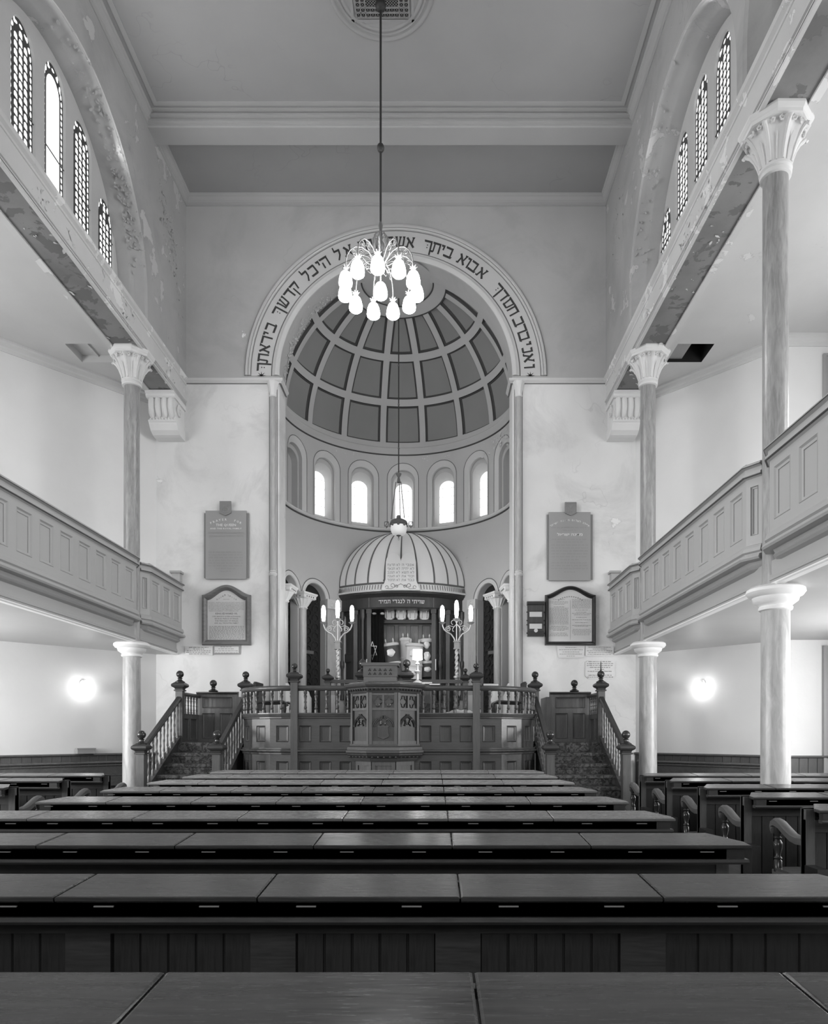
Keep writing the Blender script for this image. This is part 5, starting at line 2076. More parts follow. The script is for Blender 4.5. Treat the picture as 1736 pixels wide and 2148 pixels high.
# body
for sgn in (-1, 1):
    for a, c in ((1.42, 1.08), (.98, .74)):
        p, q = ((sgn * a, bow(a, -.16)), (sgn * c, bow(c, -.16)))
        if sgn > 0:
            p, q = q, p
        panel_run(ark, p, q, 2.2, 3.15, 1, M['ark_wood'], M['ark_wood'], stile=.06, rail=(.08, .08), d=.03, lip=.03, end=.06)
        panel_run(ark, p, q, 3.15, 4.2, 1, M['ark_wood'], M['ark_wood'], stile=.06, rail=(.08, .08), d=.03, lip=.03, end=.06)
        panel_run(ark, p, q, PF, 2.2, 1, M['ark_wood'], M['ark_wood'], stile=.06, rail=(.1, .1), d=.03, lip=.03, end=.06)
    for xx in (1.03, .715):
        y = bow(xx, -.14)
        b = MB(); b.box(sgn * xx - .045, sgn * xx + .045, y - .05, y + .2, PF, 4.2)
        b.box(sgn * xx - .06, sgn * xx + .06, y - .065, y, 2.16, 2.24)
        b.box(sgn * xx - .06, sgn * xx + .06, y - .065, y, 4.1, 4.2)
        b.build('pilaster', M['ark_wood'], ark)
    for xx in (1.36, .86):
        y = bow(xx, -.12)
        b = MB(); b.lathe([(.05, 2.2), (.05, 2.3), (.035, 2.33), (.035, 2.9), (.055, 2.95), (.055, 3.05), (.035, 3.1), (.035, 3.95), (.06, 4.05), (.06, 4.19)], sgn * xx, y - .02, 12); b.build('turned_shaft', M['ark_wood'], ark, 40)
b = MB(); b.sweep(bowpath(-.7, .7), [(-.9, PF), (-.12, PF), (-.12, 2.3), (-.9, 2.3)]); b.build('ark_plinth', M['ark_wood'], ark)
b = MB()
b.box(-.72, -.69, 15.3, 15.9, 2.3, 4.5); b.box(.69, .72, 15.3, 15.9, 2.3, 4.5); b.box(-.72, .72, 15.86, 15.9, 2.3, 4.5); b.box(-.72, .72, 15.3, 15.9, 4.48, 4.5)
b.build('ark_lining', M['ark_in'], ark)
panel_run(ark, (-.69, 15.85), (.69, 15.85), 2.35, 4.0, 5, M['ark_in'], M['ark_in'], stile=.08, rail=(.1, .08), d=.02, lip=.02, end=.05, name='lining_panel')
b = MB(); b.box(-.69, .69, 15.58, 15.86, 3.95, 3.99); b.box(-.69, .69, 15.56, 15.58, 3.93, 4.005); b.build('ark_shelf', M['ark_wood'], ark)
for sgn in (-1, 1):
    b = MB()
    xx, yy = sgn * .76, bow(.76, -.08) - .06
    b.tube([(xx, yy + .05, 2.84), (xx, yy, 2.84), (xx, yy, 3.08), (xx, yy + .05, 3.08)], .012, 6); b.build('door_handle', M['silver'], ark)
t = thing('ark_strip_lamp', 'slim bright lamp tube under the ark lintel', 'lamp', (.3, 15.32, 4.25))
b = MB(); b.tube([(.02, 15.32, 4.235), (.62, 15.36, 4.215)], .012, 8); b.build('lamp_tube', M['strip'], t)
b = MB(); b.tube([(-.02, 15.33, 4.26), (.66, 15.37, 4.24)], .016, 6); b.build('lamp_holder', M['ark_wood'], t)

# breastplates on the shelf
PLX = (-.288, -.024, .236, .507)
PLN = ('leftmost', 'second from the left', 'second from the right', 'rightmost, round-topped')
for i, (x, nm) in enumerate(zip(PLX, PLN)):
    t = thing('breastplate', f'embossed silver torah breastplate on the ark shelf, {nm}', 'breastplate', (x, 15.65, 3.99), 'silver breastplates')
    o = []
    for k in range(36):
        a = 2 * pi * k / 36
        if i == 3:
            rx, rz = .115, .15
            p = 4
        else:
            rx, rz, p = .12, .15, 3
        ca, sa = cos(a), sin(a)
        r = (abs(ca) ** p + abs(sa) ** p) ** (-1 / p)
        wob = 1 + (.05 * sin(9 * a + i) if i < 3 else .015 * cos(18 * a))
        o.append((x + rx * r * ca * wob, 4.155 + rz * r * sa * wob))
    b = MB(); b.loft([[(a, 15.70, c) for a, c in o], [(a, 15.66, c) for a, c in o], [(x + (a - x) * .86, 15.645, 4.155 + (c - 4.155) * .88) for a, c in o]]); b.build('plate', M['silver'], t, 30)
    b = MB()
    for e in (-.055, .055):
        b.lathe([(.014, 4.06), (.01, 4.08), (.01, 4.2), (.016, 4.22)], x + e, 15.64, 8)
    b.tube([(x + .055 * cos(RD(180 - 20 * q)), 15.64, 4.22 + .05 * sin(RD(180 - 20 * q))) for q in range(10)], .009, 5)
    b.build('embossed_pillars', M['silver'], t, 40)
    b = MB(); b.sphere((x, 15.655, 4.155 + .165), .028, 8, 5); b.build('crown_boss', M['silver'], t, 50)


def scroll(x, y, z, h, r, tilt, label, m, plates):
    t = thing('torah_scroll', label, 'scroll', (x, y, z), 'torah scrolls')
    T = Matrix.Translation((x, y, z)) @ Matrix.Rotation(RD(tilt), 4, 'Y')

    def part(nm, mb, m, sm=40):
        q = MB(); q.add(mb.v, mb.f, T); q.build(nm, m, t, sm)
    b = MB()
    rings = [[(r * 1.15 * s * cos(2 * pi * k / 28) * (1 + .03 * cos(7 * 2 * pi * k / 28)), r * .7 * s * sin(2 * pi * k / 28), zz) for k in range(28)] for s, zz in ((1.05, 0), (1.0, .1 * h), (.97, .6 * h), (1.0, .93 * h), (.9, h))]
    b.loft(rings); part('mantle', b, m)
    b = MB()
    rings = [[(r * 1.25 * s * cos(2 * pi * k / 28), r * .8 * s * sin(2 * pi * k / 28), zz) for k in range(28)] for s, zz in ((.95, h * .93), (1.05, h * .95), (1.05, h * 1.0), (.9, h * 1.03))]
    b.loft(rings); part('mantle_top', b, M['mantle'])
    for e in (-1, 1):
        b = MB(); b.lathe([(.02, h), (.02, h + .04), (.035, h + .05), (.02, h + .06), (.025, h + .1), (.01, h + .13)], e * r * .55, 0, 10); part('roller_handle', b, M['silver'])
    for pz, pw, ph_ in plates:
        b = MB()
        o = []
        for k in range(20):
            a = 2 * pi * k / 20
            o.append((pw * cos(a) * (1 + .12 * cos(5 * a)), pz * h + ph_ * sin(a) * (1 + .1 * sin(3 * a))))
        b.loft([[(a, -r * .62, c) for a, c in o], [(a, -r * .8, c) for a, c in o], [(a * .8, -r * .85, pz * h + (c - pz * h) * .8) for a, c in o]]); part('breast_shield', b, M['silver'], 30)
    b = MB()
    rings = [[(r * 1.2 * s * cos(2 * pi * k / 28), r * .75 * s * sin(2 * pi * k / 28), zz) for k in range(28)] for s, zz in ((1.0, h * .36), (1.03, h * .37), (1.03, h * .42), (1.0, h * .43))]
    b.loft(rings); part('mantle_band', b, M['mantle'])


scroll(-.16, 15.55, 2.74, .72, .155, -9, 'torah scroll in dark mantle with white shield leaning left in the ark', M['mantle_dark'], [(.72, .09, .09), (.2, .1, .05)])
scroll(.25, 15.50, 2.66, .78, .165, 3, 'torah scroll in pale embroidered mantle in the middle of the ark', M['mantle'], [(.72, .1, .08), (.2, .09, .09)])
scroll(.585, 15.62, 2.72, .84, .125, -2, 'narrow torah scroll with stacked silver plates at the right of the ark', M['mantle_dark'], [(.85, .07, .08), (.55, .075, .11), (.2, .08, .06)])
scroll(.07, 15.74, 2.86, .74, .10, 0, 'pale brocade torah scroll standing behind the middle pair', M['mantle'], [])
t = thing('ark_curtain', 'black velvet ark curtain drawn to the left side of the opening', 'curtain', (-.55, 15.36, 2.5))
b = MB()
n = 40
A = [(-.69 + .30 * i / n, 15.36 + .035 * sin(i * 1.55) + .01 * sin(i * .6)) for i in range(n + 1)]
b.loft([[(x, y, 2.45) for x, y in A], [(x * 1.0, y, 3.9) for x, y in A], [(x, y + .02, 4.22) for x, y in A], [(x, y + .06, 4.22) for x, y in A], [(x, y + .06, 2.45) for x, y in A]], close=False, cap=False)
b.build('pleated_velvet', M['velvet'], t, 60)
b = MB(); b.sphere((-.42, 15.31, 4.10), .05, 10, 6, sz=.6); b.sphere((-.60, 15.31, 4.10), .05, 10, 6, sz=.5); b.build('tassel_heads', M['silver'], t, 50)
b = MB()
for k in range(2):
    pts = [(-.64 + .11 * sin(RD(120 * q + 60 * k)), 15.30, 3.28 + .2 * cos(RD(120 * q + 60 * k))) for q in range(4)]
    b.tube(pts, .008, 5)
b.build('star_of_david', M['silver'], t)

# rail across the ark steps
t = thing('ark_rail', 'low dark baluster rail with posts in front of the ark', 'railing', (0, 13.5, PF))
for sgn in (-1, 1):
    newel(t, sgn * 1.336, 13.45, PF, 2.5, .1, spike=False, ball=.042)
    b = MB(); b.box(sgn * .45, sgn * 1.29, 13.42, 13.48, 2.42, 2.49); b.build('rail', M['bimah_dark'], t)
    b = MB(); b.box(sgn * .45, sgn * 1.29, 13.43, 13.47, 1.62, 1.68); b.build('lower_rail', M['bimah_dark'], t)
    for k in range(5):
        inst('baluster', baluster_mesh(.74, .022, M['bimah_z']), t, (sgn * (.5 + .17 * k), 13.45, 1.68))
t = thing('ark_steps', 'carpeted steps leading up to the ark doors', 'steps', (0, 14.6, PF))
for k in range(4):
    b = MB(); b.box(-1.0, 1.0, 14.0 + .25 * k, 15.2, PF + .2 * k, PF + .2 * (k + 1)); b.build('step', M['carpet'], t)

# ================================================================== CANDELABRA
for sgn, side in ((-1, 'left'), (1, 'right')):
    x, y = sgn * 1.17, 13.62
    t = thing('candelabrum', f'brass three-light standing candelabrum with twisted stem {side} of the ark', 'candelabrum', (x, y, PF), 'ark candelabra')
    b = MB(); b.lathe([(.16, PF), (.16, PF + .03), (.07, PF + .08), (.04, PF + .16)], x, y, 16); b.build('foot', M['brass'], t, 40)
    b = MB()
    n = 120
    rings = []
    for i in range(n + 1):
        z = PF + .15 + (3.13 - PF - .15) * i / n
        rings.append([(x + (.030 + .010 * cos(2 * (2 * pi * k / 12) - z * 62)) * cos(2 * pi * k / 12), y + (.030 + .010 * cos(2 * (2 * pi * k / 12) - z * 62)) * sin(2 * pi * k / 12), z) for k in range(12)])
    b.loft(rings); b.build('twisted_stem', M['brass'], t, 60)
    b = MB(); b.lathe([(.03, 2.52), (.06, 2.54), (.06, 2.57), (.03, 2.59)], x, y, 12); b.build('stem_knop', M['brass'], t, 40)
    b = MB(); b.box(x - .05, x + .05, y - .05, y + .05, 3.12, 3.25); b.box(x - .065, x + .065, y - .065, y + .065, 3.235, 3.265); b.box(x - .06, x + .06, y - .06, y + .06, 3.10, 3.125); b.build('square_block', M['tablet_grey'], t)
    b = MB(); b.tube([(x, y, 3.25), (x, y, 3.68)], .013, 8); b.build('centre_stem', M['brass'], t)
    for e in (-1, 1):
        b = MB()
        b.tube([(x + e * q, y, z) for q, z in ((.03, 3.26), (.05, 3.32), (.11, 3.40), (.19, 3.44), (.245, 3.49), (.275, 3.56), (.28, 3.62))], .014, 7); b.build('arm', M['brass'], t, 60)
        b = MB()
        pts = []
        for i in range(16):
            a = RD(-60 + 40 * i) if True else 0
            r = .062 * (1 - i / 19)
            pts.append((x + e * (.165 + r * cos(a)), y, 3.50 + r * sin(a)))
        b.tube(pts, .008, 5)
        pts = [(x + e * q, y, z) for q, z in ((.0, 3.60), (.05, 3.545), (.08, 3.5), (.075, 3.46), (.05, 3.455))]
        b.tube(pts, .009, 5)
        pts = []
        for i in range(9):
            a = RD(180 - 32 * i)
            pts.append((x + e * (.06 + .045 * cos(a)), y, 3.63 + .045 * sin(a)))
        b.tube(pts, .008, 5)
        b.tube([(x + e * .05, y, 3.545), (x + e * .14, y, 3.565), (x + e * .17, y, 3.56)], .007, 5)
        b.build('scrollwork', M['brass'], t, 60)
    for dx, z0, h in ((-.28, 3.62, .35), (0, 3.69, .38), (.28, 3.62, .35)):
        b = MB(); b.lathe([(.015, z0 - .03), (.05, z0 - .005), (.07, z0 + .012), (.03, z0 + .015), (.028, z0 + .04)], x + dx, y, 12, mod=lambda a, z: 1 + .1 * cos(6 * a)); pan = b.build('drip_pan', M['brass'], t, 50)
        b = MB(); b.lathe([(.026, z0 + .03), (.038, z0 + .1), (.043, z0 + h * .55), (.04, z0 + h * .8), (.026, z0 + h * .95), (.005, z0 + h)], x + dx, y, 14); b.build('lit_tube', M['candle'], pan, 60)

# ================================================================== CHANDELIER
HX, HY = 0.0, 9.48
t = thing('chandelier', 'many-armed brass chandelier with glowing tulip shades hanging from the ceiling rose', 'chandelier', (HX, HY, 7.4))
b = MB(); b.tube([(HX, HY, 8.3), (HX, HY, ZC - .02)], .0155, 10); b.build('rod', M['rod_dark'], t)
b = MB(); b.sphere((HX, HY, 9.47), .05, 14, 9, sz=1.25); b.build('rod_knop', M['rod_dark'], t, 60)
b = MB(); b.sphere((HX, HY, 11.42), .075, 14, 9); b.lathe([(.02, 11.46), (.06, 11.5), (.11, 11.62), (.12, 11.68)], HX, HY, 16); b.build('ceiling_boss', M['rod_dark'], t, 60)
b = MB()
b.lathe([(.01, 7.72), (.03, 7.75), (.045, 7.80), (.03, 7.86), (.05, 7.9), (.06, 7.95), (.04, 8.0), (.025, 8.05), (.045, 8.1), (.05, 8.15), (.02, 8.2), (.035, 8.25), (.03, 8.29), (.018, 8.34), (.03, 8.4), (.018, 8.45)], HX, HY, 14)
b.build('central_stem', M['bronze'], t, 50)
b = MB()
for q in range(8):
    a = 2 * pi * q / 8
    b.tube([(HX + r * cos(a), HY + r * sin(a), z) for r, z in ((.03, 8.24), (.07, 8.27), (.10, 8.22), (.11, 8.12), (.09, 8.06))], [.006, .014, .016, .01, .004], 5)
b.build('acanthus_collar', M['brass_dark'], t, 60)
NA = 11
SHP = [(.022, .115), (.045, .11), (.064, .09), (.080, .05), (.091, 0), (.095, -.04), (.09, -.068), (.07, -.088), (.036, -.098), (.004, -.1)]
for i in range(NA):
    a = RD(-90 + 360 * i / NA)
    ca, sa = cos(a), sin(a)
    P = lambda r, z: (HX + r * ca, HY + r * sa, z)
    b = MB()
    b.tube([P(.04, 7.86), P(.10, 7.93), P(.18, 8.00), (P(.27, 8.03)), P(.36, 8.01), P(.43, 7.95), P(.475, 7.87), P(.49, 7.80), P(.50, 7.70)], .0085, 6)
    arm_ = b.build('arm', M['brass_dark'], t, 60)
    b = MB()
    pts = []
    for k in range(14):
        g = RD(-20 + 42 * k)
        r = .055 * (1 - k / 17)
        pts.append(P(.27 + r * cos(g), 7.955 + r * sin(g)))
    b.tube(pts, .006, 5)
    pts = []
    for k in range(12):
        g = RD(200 - 42 * k)
        r = .04 * (1 - k / 15)
        pts.append(P(.385 + r * cos(g), 7.93 + r * sin(g)))
    b.tube(pts, .005, 5)
    b.tube([P(.06, 7.88), P(.12, 7.82), P(.2, 7.84), P(.26, 7.9)], .006, 5)
    b.build('arm_scroll', M['brass_dark'], arm_, 60)
    b = MB()
    for k in range(7):
        g = 2 * pi * k / 7
        q = P(.50, 7.67)
        b.tube([(q[0], q[1], 7.69), (q[0] + .03 * cos(g), q[1] + .03 * sin(g), 7.685), (q[0] + .055 * cos(g), q[1] + .055 * sin(g), 7.70)], [.01, .012, .004], 5)
    b.build('shade_gallery', M['brass_dark'], arm_)
    b = MB()
    q = P(.50, 0)
    b.lathe([(r, 7.52 + z) for r, z in SHP], q[0], q[1], 18)
    b.build('tulip_shade', M['shade_dim'] if i == 9 else M['shade'], arm_, 60)
b = MB(); b.lathe([(r, 7.50 + z) for r, z in SHP], HX, HY, 18); b.build('tulip_shade', M['shade'], t, 60)
b = MB(); b.tube([(HX, HY, 7.62), (HX, HY, 7.75)], .012, 8); b.build('drop_stem', M['brass_dark'], t)

# ceiling rose with its grille
RC = 9.49
t = thing('ceiling_rose', 'round moulded plaster rose with square iron ventilation grille in the ceiling', 'ceiling rose', (0, RC, ZC))
for r, w in ((.57, .03), (.63, .02), (.71, .035)):
    b = MB()
    rings = []
    for i in range(64):
        a = 2 * pi * i / 64
        rings.append([((r + o) * cos(a), RC + (r + o) * sin(a), ZC + z) for o, z in ((-w, .005), (-w * .6, -.015), (0, -.022), (w * .6, -.015), (w, .005))])
    b.loft(rings, loop=True); b.build('rose_moulding', M['ceiling'], t, 60)
b = MB(); b.box(-.375, .375, RC - .375, RC + .375, ZC - .012, ZC - .008); b.build('grille_void', M['dark'], t)
b = MB()
for i in range(12):
    q = -.375 + .75 * i / 11
    w = .008 if i in (0, 1, 2, 9, 10, 11) else .004
    if i in (0, 1, 2, 9, 10, 11):
        b.box(q - w, q + w, RC - .375, RC + .375, ZC - .03, ZC - .014)
        b.box(-.375, .375, RC + q - w, RC + q + w, ZC - .03, ZC - .014)
    else:
        for s0, s1 in ((-.375, -.24), (.24, .375)):
            b.box(q - w, q + w, RC + s0, RC + s1, ZC - .028, ZC - .016)
            b.box(s0, s1, RC + q - w, RC + q + w, ZC - .028, ZC - .016)
st = .75 / 11
for i in range(11):
    for j in range(11):
        if not (i < 2 or j < 2 or i > 8 or j > 8):
            continue
        cx_, cy_ = -.375 + st * (i + .5), RC - .375 + st * (j + .5)
        for e in (-1, 1):
            b.add([(cx_ - .03, cy_ - e * .027, ZC - .02), (cx_ - .027, cy_ - e * .03, ZC - .02), (cx_ + .03, cy_ + e * .027, ZC - .02), (cx_ + .027, cy_ + e * .03, ZC - .02)], [(0, 1, 2, 3)])
for k in range(-12, 13):
    for e in (-1, 1):
        c0 = k * .04
        lo, hi = max(-.24, c0 - .24), min(.24, c0 + .24)
        if hi > lo:
            p = [(lo, e * (lo - c0)), (hi, e * (hi - c0))]
            b.add([(p[0][0], RC + p[0][1] - .004, ZC - .02), (p[1][0], RC + p[1][1] - .004, ZC - .02), (p[1][0], RC + p[1][1] + .004, ZC - .02), (p[0][0], RC + p[0][1] + .004, ZC - .02)], [(0, 1, 2, 3)])
b.build('grille_bars', M['grille'], t)
b = MB()
for q in (-.43, .43):
    b.box(q - .02, q + .02, RC - .45, RC + .45, ZC - .015, ZC)
    b.box(-.45, .45, RC + q - .02, RC + q + .02, ZC - .015, ZC)
b.build('grille_frame', M['ceiling'], t)

# ================================================================== ETERNAL LAMP
EX, EY = 0.0, 14.2
BL = 1.15
t = thing('hanging_lamp', 'bronze sanctuary lamp with glass bowl hanging on chains before the ark', 'lamp', (EX, EY, 5.5))
b = MB(); b.tube([(EX, EY, 6.78), (EX, EY, 10.6)], .012, 7); b.build('rod', M['rod_dark'], t)
for z in (7.3, 8.2, 9.0):
    b = MB(); b.sphere((EX, EY, z), .022, 8, 6); b.build('rod_knop', M['bronze'], t, 50)
b = MB(); b.lathe([(.015, 6.62), (.04, 6.6), (.03, 6.66), (.02, 6.70), (.055, 6.76), (.06, 6.78), (.02, 6.79)], EX, EY, 12); b.build('smoke_bell', M['bronze'], t, 40)
for k in range(3):
    a = RD(200 + 120 * k)
    b = MB(); b.tube([(EX + .06 * cos(a), EY + .06 * sin(a), 6.6), (EX + .16 * cos(a), EY + .16 * sin(a), 5.83)], .009, 5); b.build('chain', M['bronze'], t)
b = MB(); b.lathe([(.14, 5.72), (.17, 5.73), (.185, 5.76), (.17, 5.80), (.12, 5.83), (.05, 5.86), (.045, 5.9), (.035, 5.92)], EX, EY, 24); b.build('lamp_crown', M['bronze'], t, 40)
b = MB()
for k in range(8):
    a = 2 * pi * k / 8
    b.sphere((EX + .165 * cos(a), EY + .165 * sin(a), 5.71), .03, 8, 5)
b.build('crown_jewels', M['bronze'], t, 50)
b = MB(); b.lathe([(.165, 5.71), (.168, 5.65), (.155, 5.58), (.12, 5.53), (.06, 5.515), (.005, 5.51)], EX, EY, 24); b.build('glass_bowl', M['bowl'], t, 50)
b = MB(); b.lathe([(.05, 5.515), (.05, 5.505), (.015, 5.49), (.008, 5.46)], EX, EY, 12); b.tube([(EX, EY, 5.46), (EX + .015, EY, 5.435), (EX, EY, 5.41), (EX - .015, EY, 5.435), (EX, EY, 5.46)], .004, 5); b.build('bottom_knob', M['bronze'], t, 50)
for e in (-1, 1):
    b = MB()
    x = EX + e * .25
    for z0, z1, a, c in ((5.7, 5.7, -.04, .04), (5.79, 5.79, -.04, .04)):
        b.tube([(x + a, EY, z0), (x + c, EY, z1)], .008, 5)
    for a in (-.04, .04):
        b.tube([(x + a, EY, 5.7), (x + a, EY, 5.79)], .008, 5)
    b.tube([(x - .04, EY, 5.7), (x + .04, EY, 5.79)], .006, 5)
    b.tube([(x, EY, 5.7), (x, EY, 5.66)], .01, 5)
    b.tube([(EX + e * .17, EY, 5.745), (x - e * .04, EY, 5.745)], .008, 5)
    b.build('side_bracket', M['bronze'], t)

# ================================================================== TABLETS, BOARDS AND PLAQUES ON THE FAR WALL
def slab_face(pts, y0, y1, name, m, parent):
    b = MB(); b.extrude(pts, lambda a, c: (a, y0, c), lambda a, c: (a, y1, c)); return b.build(name, m, parent)


def rect(px0, py0, px1, py1):
    a, c = fw(px0, py0), fw(px1, py1)
    return a[0], c[0], c[1], a[1]          # x0, x1, z0, z1


def grey_tablet(px0, py0, px1, py1, shield, label):
    x0, x1, z0, z1 = rect(px0, py0, px1, py1)
    t = thing('stone_tablet', label, 'plaque', ((x0 + x1) / 2, DW, z0), 'grey wall tablets')
    slab_face([(x0, z0 + .03), (x1, z0 + .03), (x1, z1 - .04), (x0, z1 - .04)], DW - .03, DW, 'tablet_back', M['tablet_edge'], t)
    slab_face([(x0 + .035, z0), (x1 - .045, z0), (x1 - .045, z1), (x0 + .035, z1)], DW - .055, DW - .03, 'tablet_face', M['tablet_grey'], t)
    a, c, d, e = rect(*shield)
    m = (a + c) / 2
    slab_face([(a, d + .05), (m - .05, d + .02), (m, d), (m + .05, d + .02), (c, d + .05), (c, e), (a, e)], DW - .08, DW - .05, 'shield', M['tablet_edge'], t)
    return t, x0 + .035, x1 - .045, z0, z1, m, d, e, a, c


t, x0, x1, z0, z1, m, d, e, a, c = grey_tablet(429, 1073, 523, 1216, (463, 1054, 487, 1084), 'grey tablet headed prayer for the queen on the left of the arch')
cx_ = (x0 + x1) / 2
b = MB()
vs_ = 'PRAYER  FOR'
for i, ch in enumerate(vs_):
    if ch == ' ':
        continue
    tmp = MB(); text_line(tmp, ch, 0, 0, .042, 0, bold=.01)
    ang = RD(26 - 52 * i / (len(vs_) - 1))
    for v in range(len(tmp.v)):
        pass
    r = .62
    R_ = [(cx_ + (r + v[2]) * -sin(ang) + v[0] * cos(ang), DW - .0575, z1 - .19 - r + (r + v[2]) * cos(ang) + v[0] * sin(ang)) for v in tmp.v]
    b.add(R_, tmp.f)
text_line(b, 'THE QUEEN', cx_, z1 - .295, .045, DW - .0575, width=.38, bold=.012)
text_line(b, 'AND THE ROYAL FAMILY', cx_, z1 - .355, .028, DW - .0575, width=.60, bold=.005)
b.build('pale_lettering', M['pale_ink'], t)
b = MB()
for i, s_ in enumerate(['הנותן תשועה למלכים וממשלה לנסיכים', 'מלכותו מלכות כל עולמים הוא יברך']):
    text_line(b, s_, cx_, z1 - .44 - .06 * i, .036, DW - .0575, heb=True, width=.66)
rn = random.Random(11)
for i in range(8):
    w = .66 if i < 6 else (.36 if i == 6 else .2)
    word_marks(b, cx_ - w / 2, cx_ + w / 2, z1 - .80 - .052 * i, .026, DW - .0575, rn)
b.build('incised_lettering', M['ink_grey'], t)
b = MB()
for s_ in (-1, 1):
    b.tube([(m + s_ * q, DW - .082, zz) for q, zz in ((.0, d + .05), (.05, d + .07), (.06, d + .12), (.03, d + .16))], .006, 5)
for q in (-.04, -.015, .015, .04):
    b.tube([(m + q * .4, DW - .082, d + .09), (m + q, DW - .082, d + .2)], .005, 5)
b.build('shield_emblem', M['tablet_grey'], t)

t, x0, x1, z0, z1, m, d, e, a, c = grey_tablet(1146, 1076, 1242, 1219, (1183, 1056, 1207, 1084), 'grey tablet with hebrew prayer and shield on the right of the arch')
cx_ = (x0 + x1) / 2
b = MB()
s_ = 'תפלה לשלום מדינת ישראל'
for i, ch in enumerate(s_):
    if ch == ' ':
        continue
    tmp = MB(); text_line(tmp, ch, 0, 0, .036, 0, bold=.01)
    ang = -RD(34 - 68 * i / (len(s_) - 1))
    r = .62
    b.add([(cx_ + (r + v[2]) * -sin(ang) + v[0] * cos(ang), DW - .0575, z1 - .17 - r + (r + v[2]) * cos(ang) + v[0] * sin(ang)) for v in tmp.v], tmp.f)
text_line(b, 'מדינת ישראל', cx_, z1 - .45, .05, DW - .0575, heb=True, width=.48, bold=.012)
b.build('pale_lettering', M['pale_ink'], t)
b = MB()
for i in range(13):
    w = [.7, .26, .7, .5, .7, .7, .7, .7, .7, .36, .7, .7, .7][i]
    zz = z1 - [.305, .355, .53, .58, .64, .695, .75, .805, .86, .915, .975, 1.03, 1.085][i]
    word_marks(b, cx_ - w / 2, cx_ + w / 2, zz, .026, DW - .0575, rn)
word_marks(b, cx_ - .11, cx_ + .11, z1 - 1.15, .026, DW - .0575, rn)
b.build('incised_lettering', M['ink_grey'], t)
b = MB()
for k in range(7):
    ph_ = RD(200 + 140 * k / 6)
    b.tube([(m, DW - .082, d + .13), (m + .05 * cos(ph_), DW - .082, d + .2 + .06 * sin(ph_) * 0 - .02 * abs(k - 3) / 3 + .02)], .004, 4)
b.tube([(m, DW - .082, d + .05), (m, DW - .082, d + .2)], .006, 5)
b.tube([(m - .05, DW - .082, d + .05), (m, DW - .082, d + .1), (m + .05, DW - .082, d + .05)], .006, 5)
b.tube([(a + .02, DW - .082, d + .07), (a + .02, DW - .082, e - .02), (c - .02, DW - .082, e - .02), (c - .02, DW - .082, d + .07)], .005, 4)
b.build('shield_emblem', M['tablet_grey'], t)


def ogee(x0, x1, z0, zs, zt, n=28):
    pts = [(x0, z0), (x0, zs)]
    for i in range(1, n):
        u = i / n
        s = .5 - .5 * cos(2 * pi * u)
        pts.append((x0 + (x1 - x0) * u, zs + (zt - zs) * s ** .85))
    return pts + [(x1, zs), (x1, z0)]


def ogee_board(px0, py0, px1, py1, shoulder, wpx, frame_m, label, round_=True):
    x0, x1, z0, z1 = rect(px0, py0, px1, py1)
    zs = fw(0, shoulder)[1]
    w = wpx / 110.0
    t = thing('inscription_board', label, 'plaque', ((x0 + x1) / 2, DW, z0), 'framed inscription boards')

    def ol(f, y):
        return [(p[0], y, p[1]) for p in ogee(x0 + w * f, x1 - w * f, z0 + w * f, zs - w * f * .95, z1 - w * f)]
    b = MB()
    b.loft([ol(0, DW), ol(0, DW - .05), ol(.2, DW - .085), ol(.5, DW - .095), ol(.8, DW - .075), ol(1.0, DW - .03)], cap=False)
    b.build('moulded_frame', frame_m, t, 35)
    pts = ogee(x0 + w * .95, x1 - w * .95, z0 + w * .95, zs - w * .9, z1 - w * .95)
    slab_face(pts, DW - .02, DW - .032, 'painted_panel', M['paper'], t)
    return t, x0 + w, x1 - w, z0 + w, z1 - w


t, x0, x1, z0, z1 = ogee_board(425, 1228, 527, 1354, 1249, 11.5, M['frame_grey'], 'grained ogee-topped frame with black royal prayer text on the left wall')
cx_ = (x0 + x1) / 2
b = MB()
YT = DW - .0345
h1, h2 = 'הנותן', 'תשועה'
for word, sx in ((h1, 1), (h2, -1)):
    n = len(word)
    for i, ch in enumerate(word):
        u = (.03 + .15 * i / (n - 1)) if sx > 0 else (.03 + .15 * (n - 1 - i) / (n - 1))
        if sx > 0:
            u = .03 + .15 * (n - 1 - i) / (n - 1)
        else:
            u = .03 + .15 * i / (n - 1)
        text_line(b, ch, cx_ + sx * u, z1 - .085 - u * .55, .032, YT, bold=.02)
word_marks(b, cx_ - .06, cx_ + .06, z1 - .17, .008, YT, rn)
lines = ['HE WHO GIVETH SALVATION UNTO KINGS AND', 'DOMINION UNTO PRINCES WHOSE KINGDOM IS AN EVER-', 'LASTING KINGDOM WHO DELIVERED HIS SERVANT DAVID', 'FROM THE HURTFUL SWORD WHO MAKETH A WAY IN THE', 'SEA AND A PATH IN THE MIGHTY WATERS MAY HE BLESS', 'GUARD PROTECT AND HELP EXALT MAGNIFY AND', 'HIGHLY AGGRANDISE OUR SOVEREIGN LORD']
for i, s_ in enumerate(lines):
    text_line(b, s_, cx_ - (.05 if i == 6 else 0), z1 - .235 - .027 * i, .0165, YT, width=.68 if i < 6 else .56)
text_line(b, 'KING EDWARD VII,', cx_, z1 - .455, .034, YT, width=.42, bold=.018)
for i, (s_, w) in enumerate((('OUR GRACIOUS QUEEN ALEXANDRA,', .54), ('GEORGE, PRINCE OF WALES,', .46), ('THE PRINCESS OF WALES', .44), ('AND ALL THE ROYAL FAMILY', .46))):
    text_line(b, s_, cx_, z1 - .505 - .042 * i, .024, YT, width=w, bold=.008)
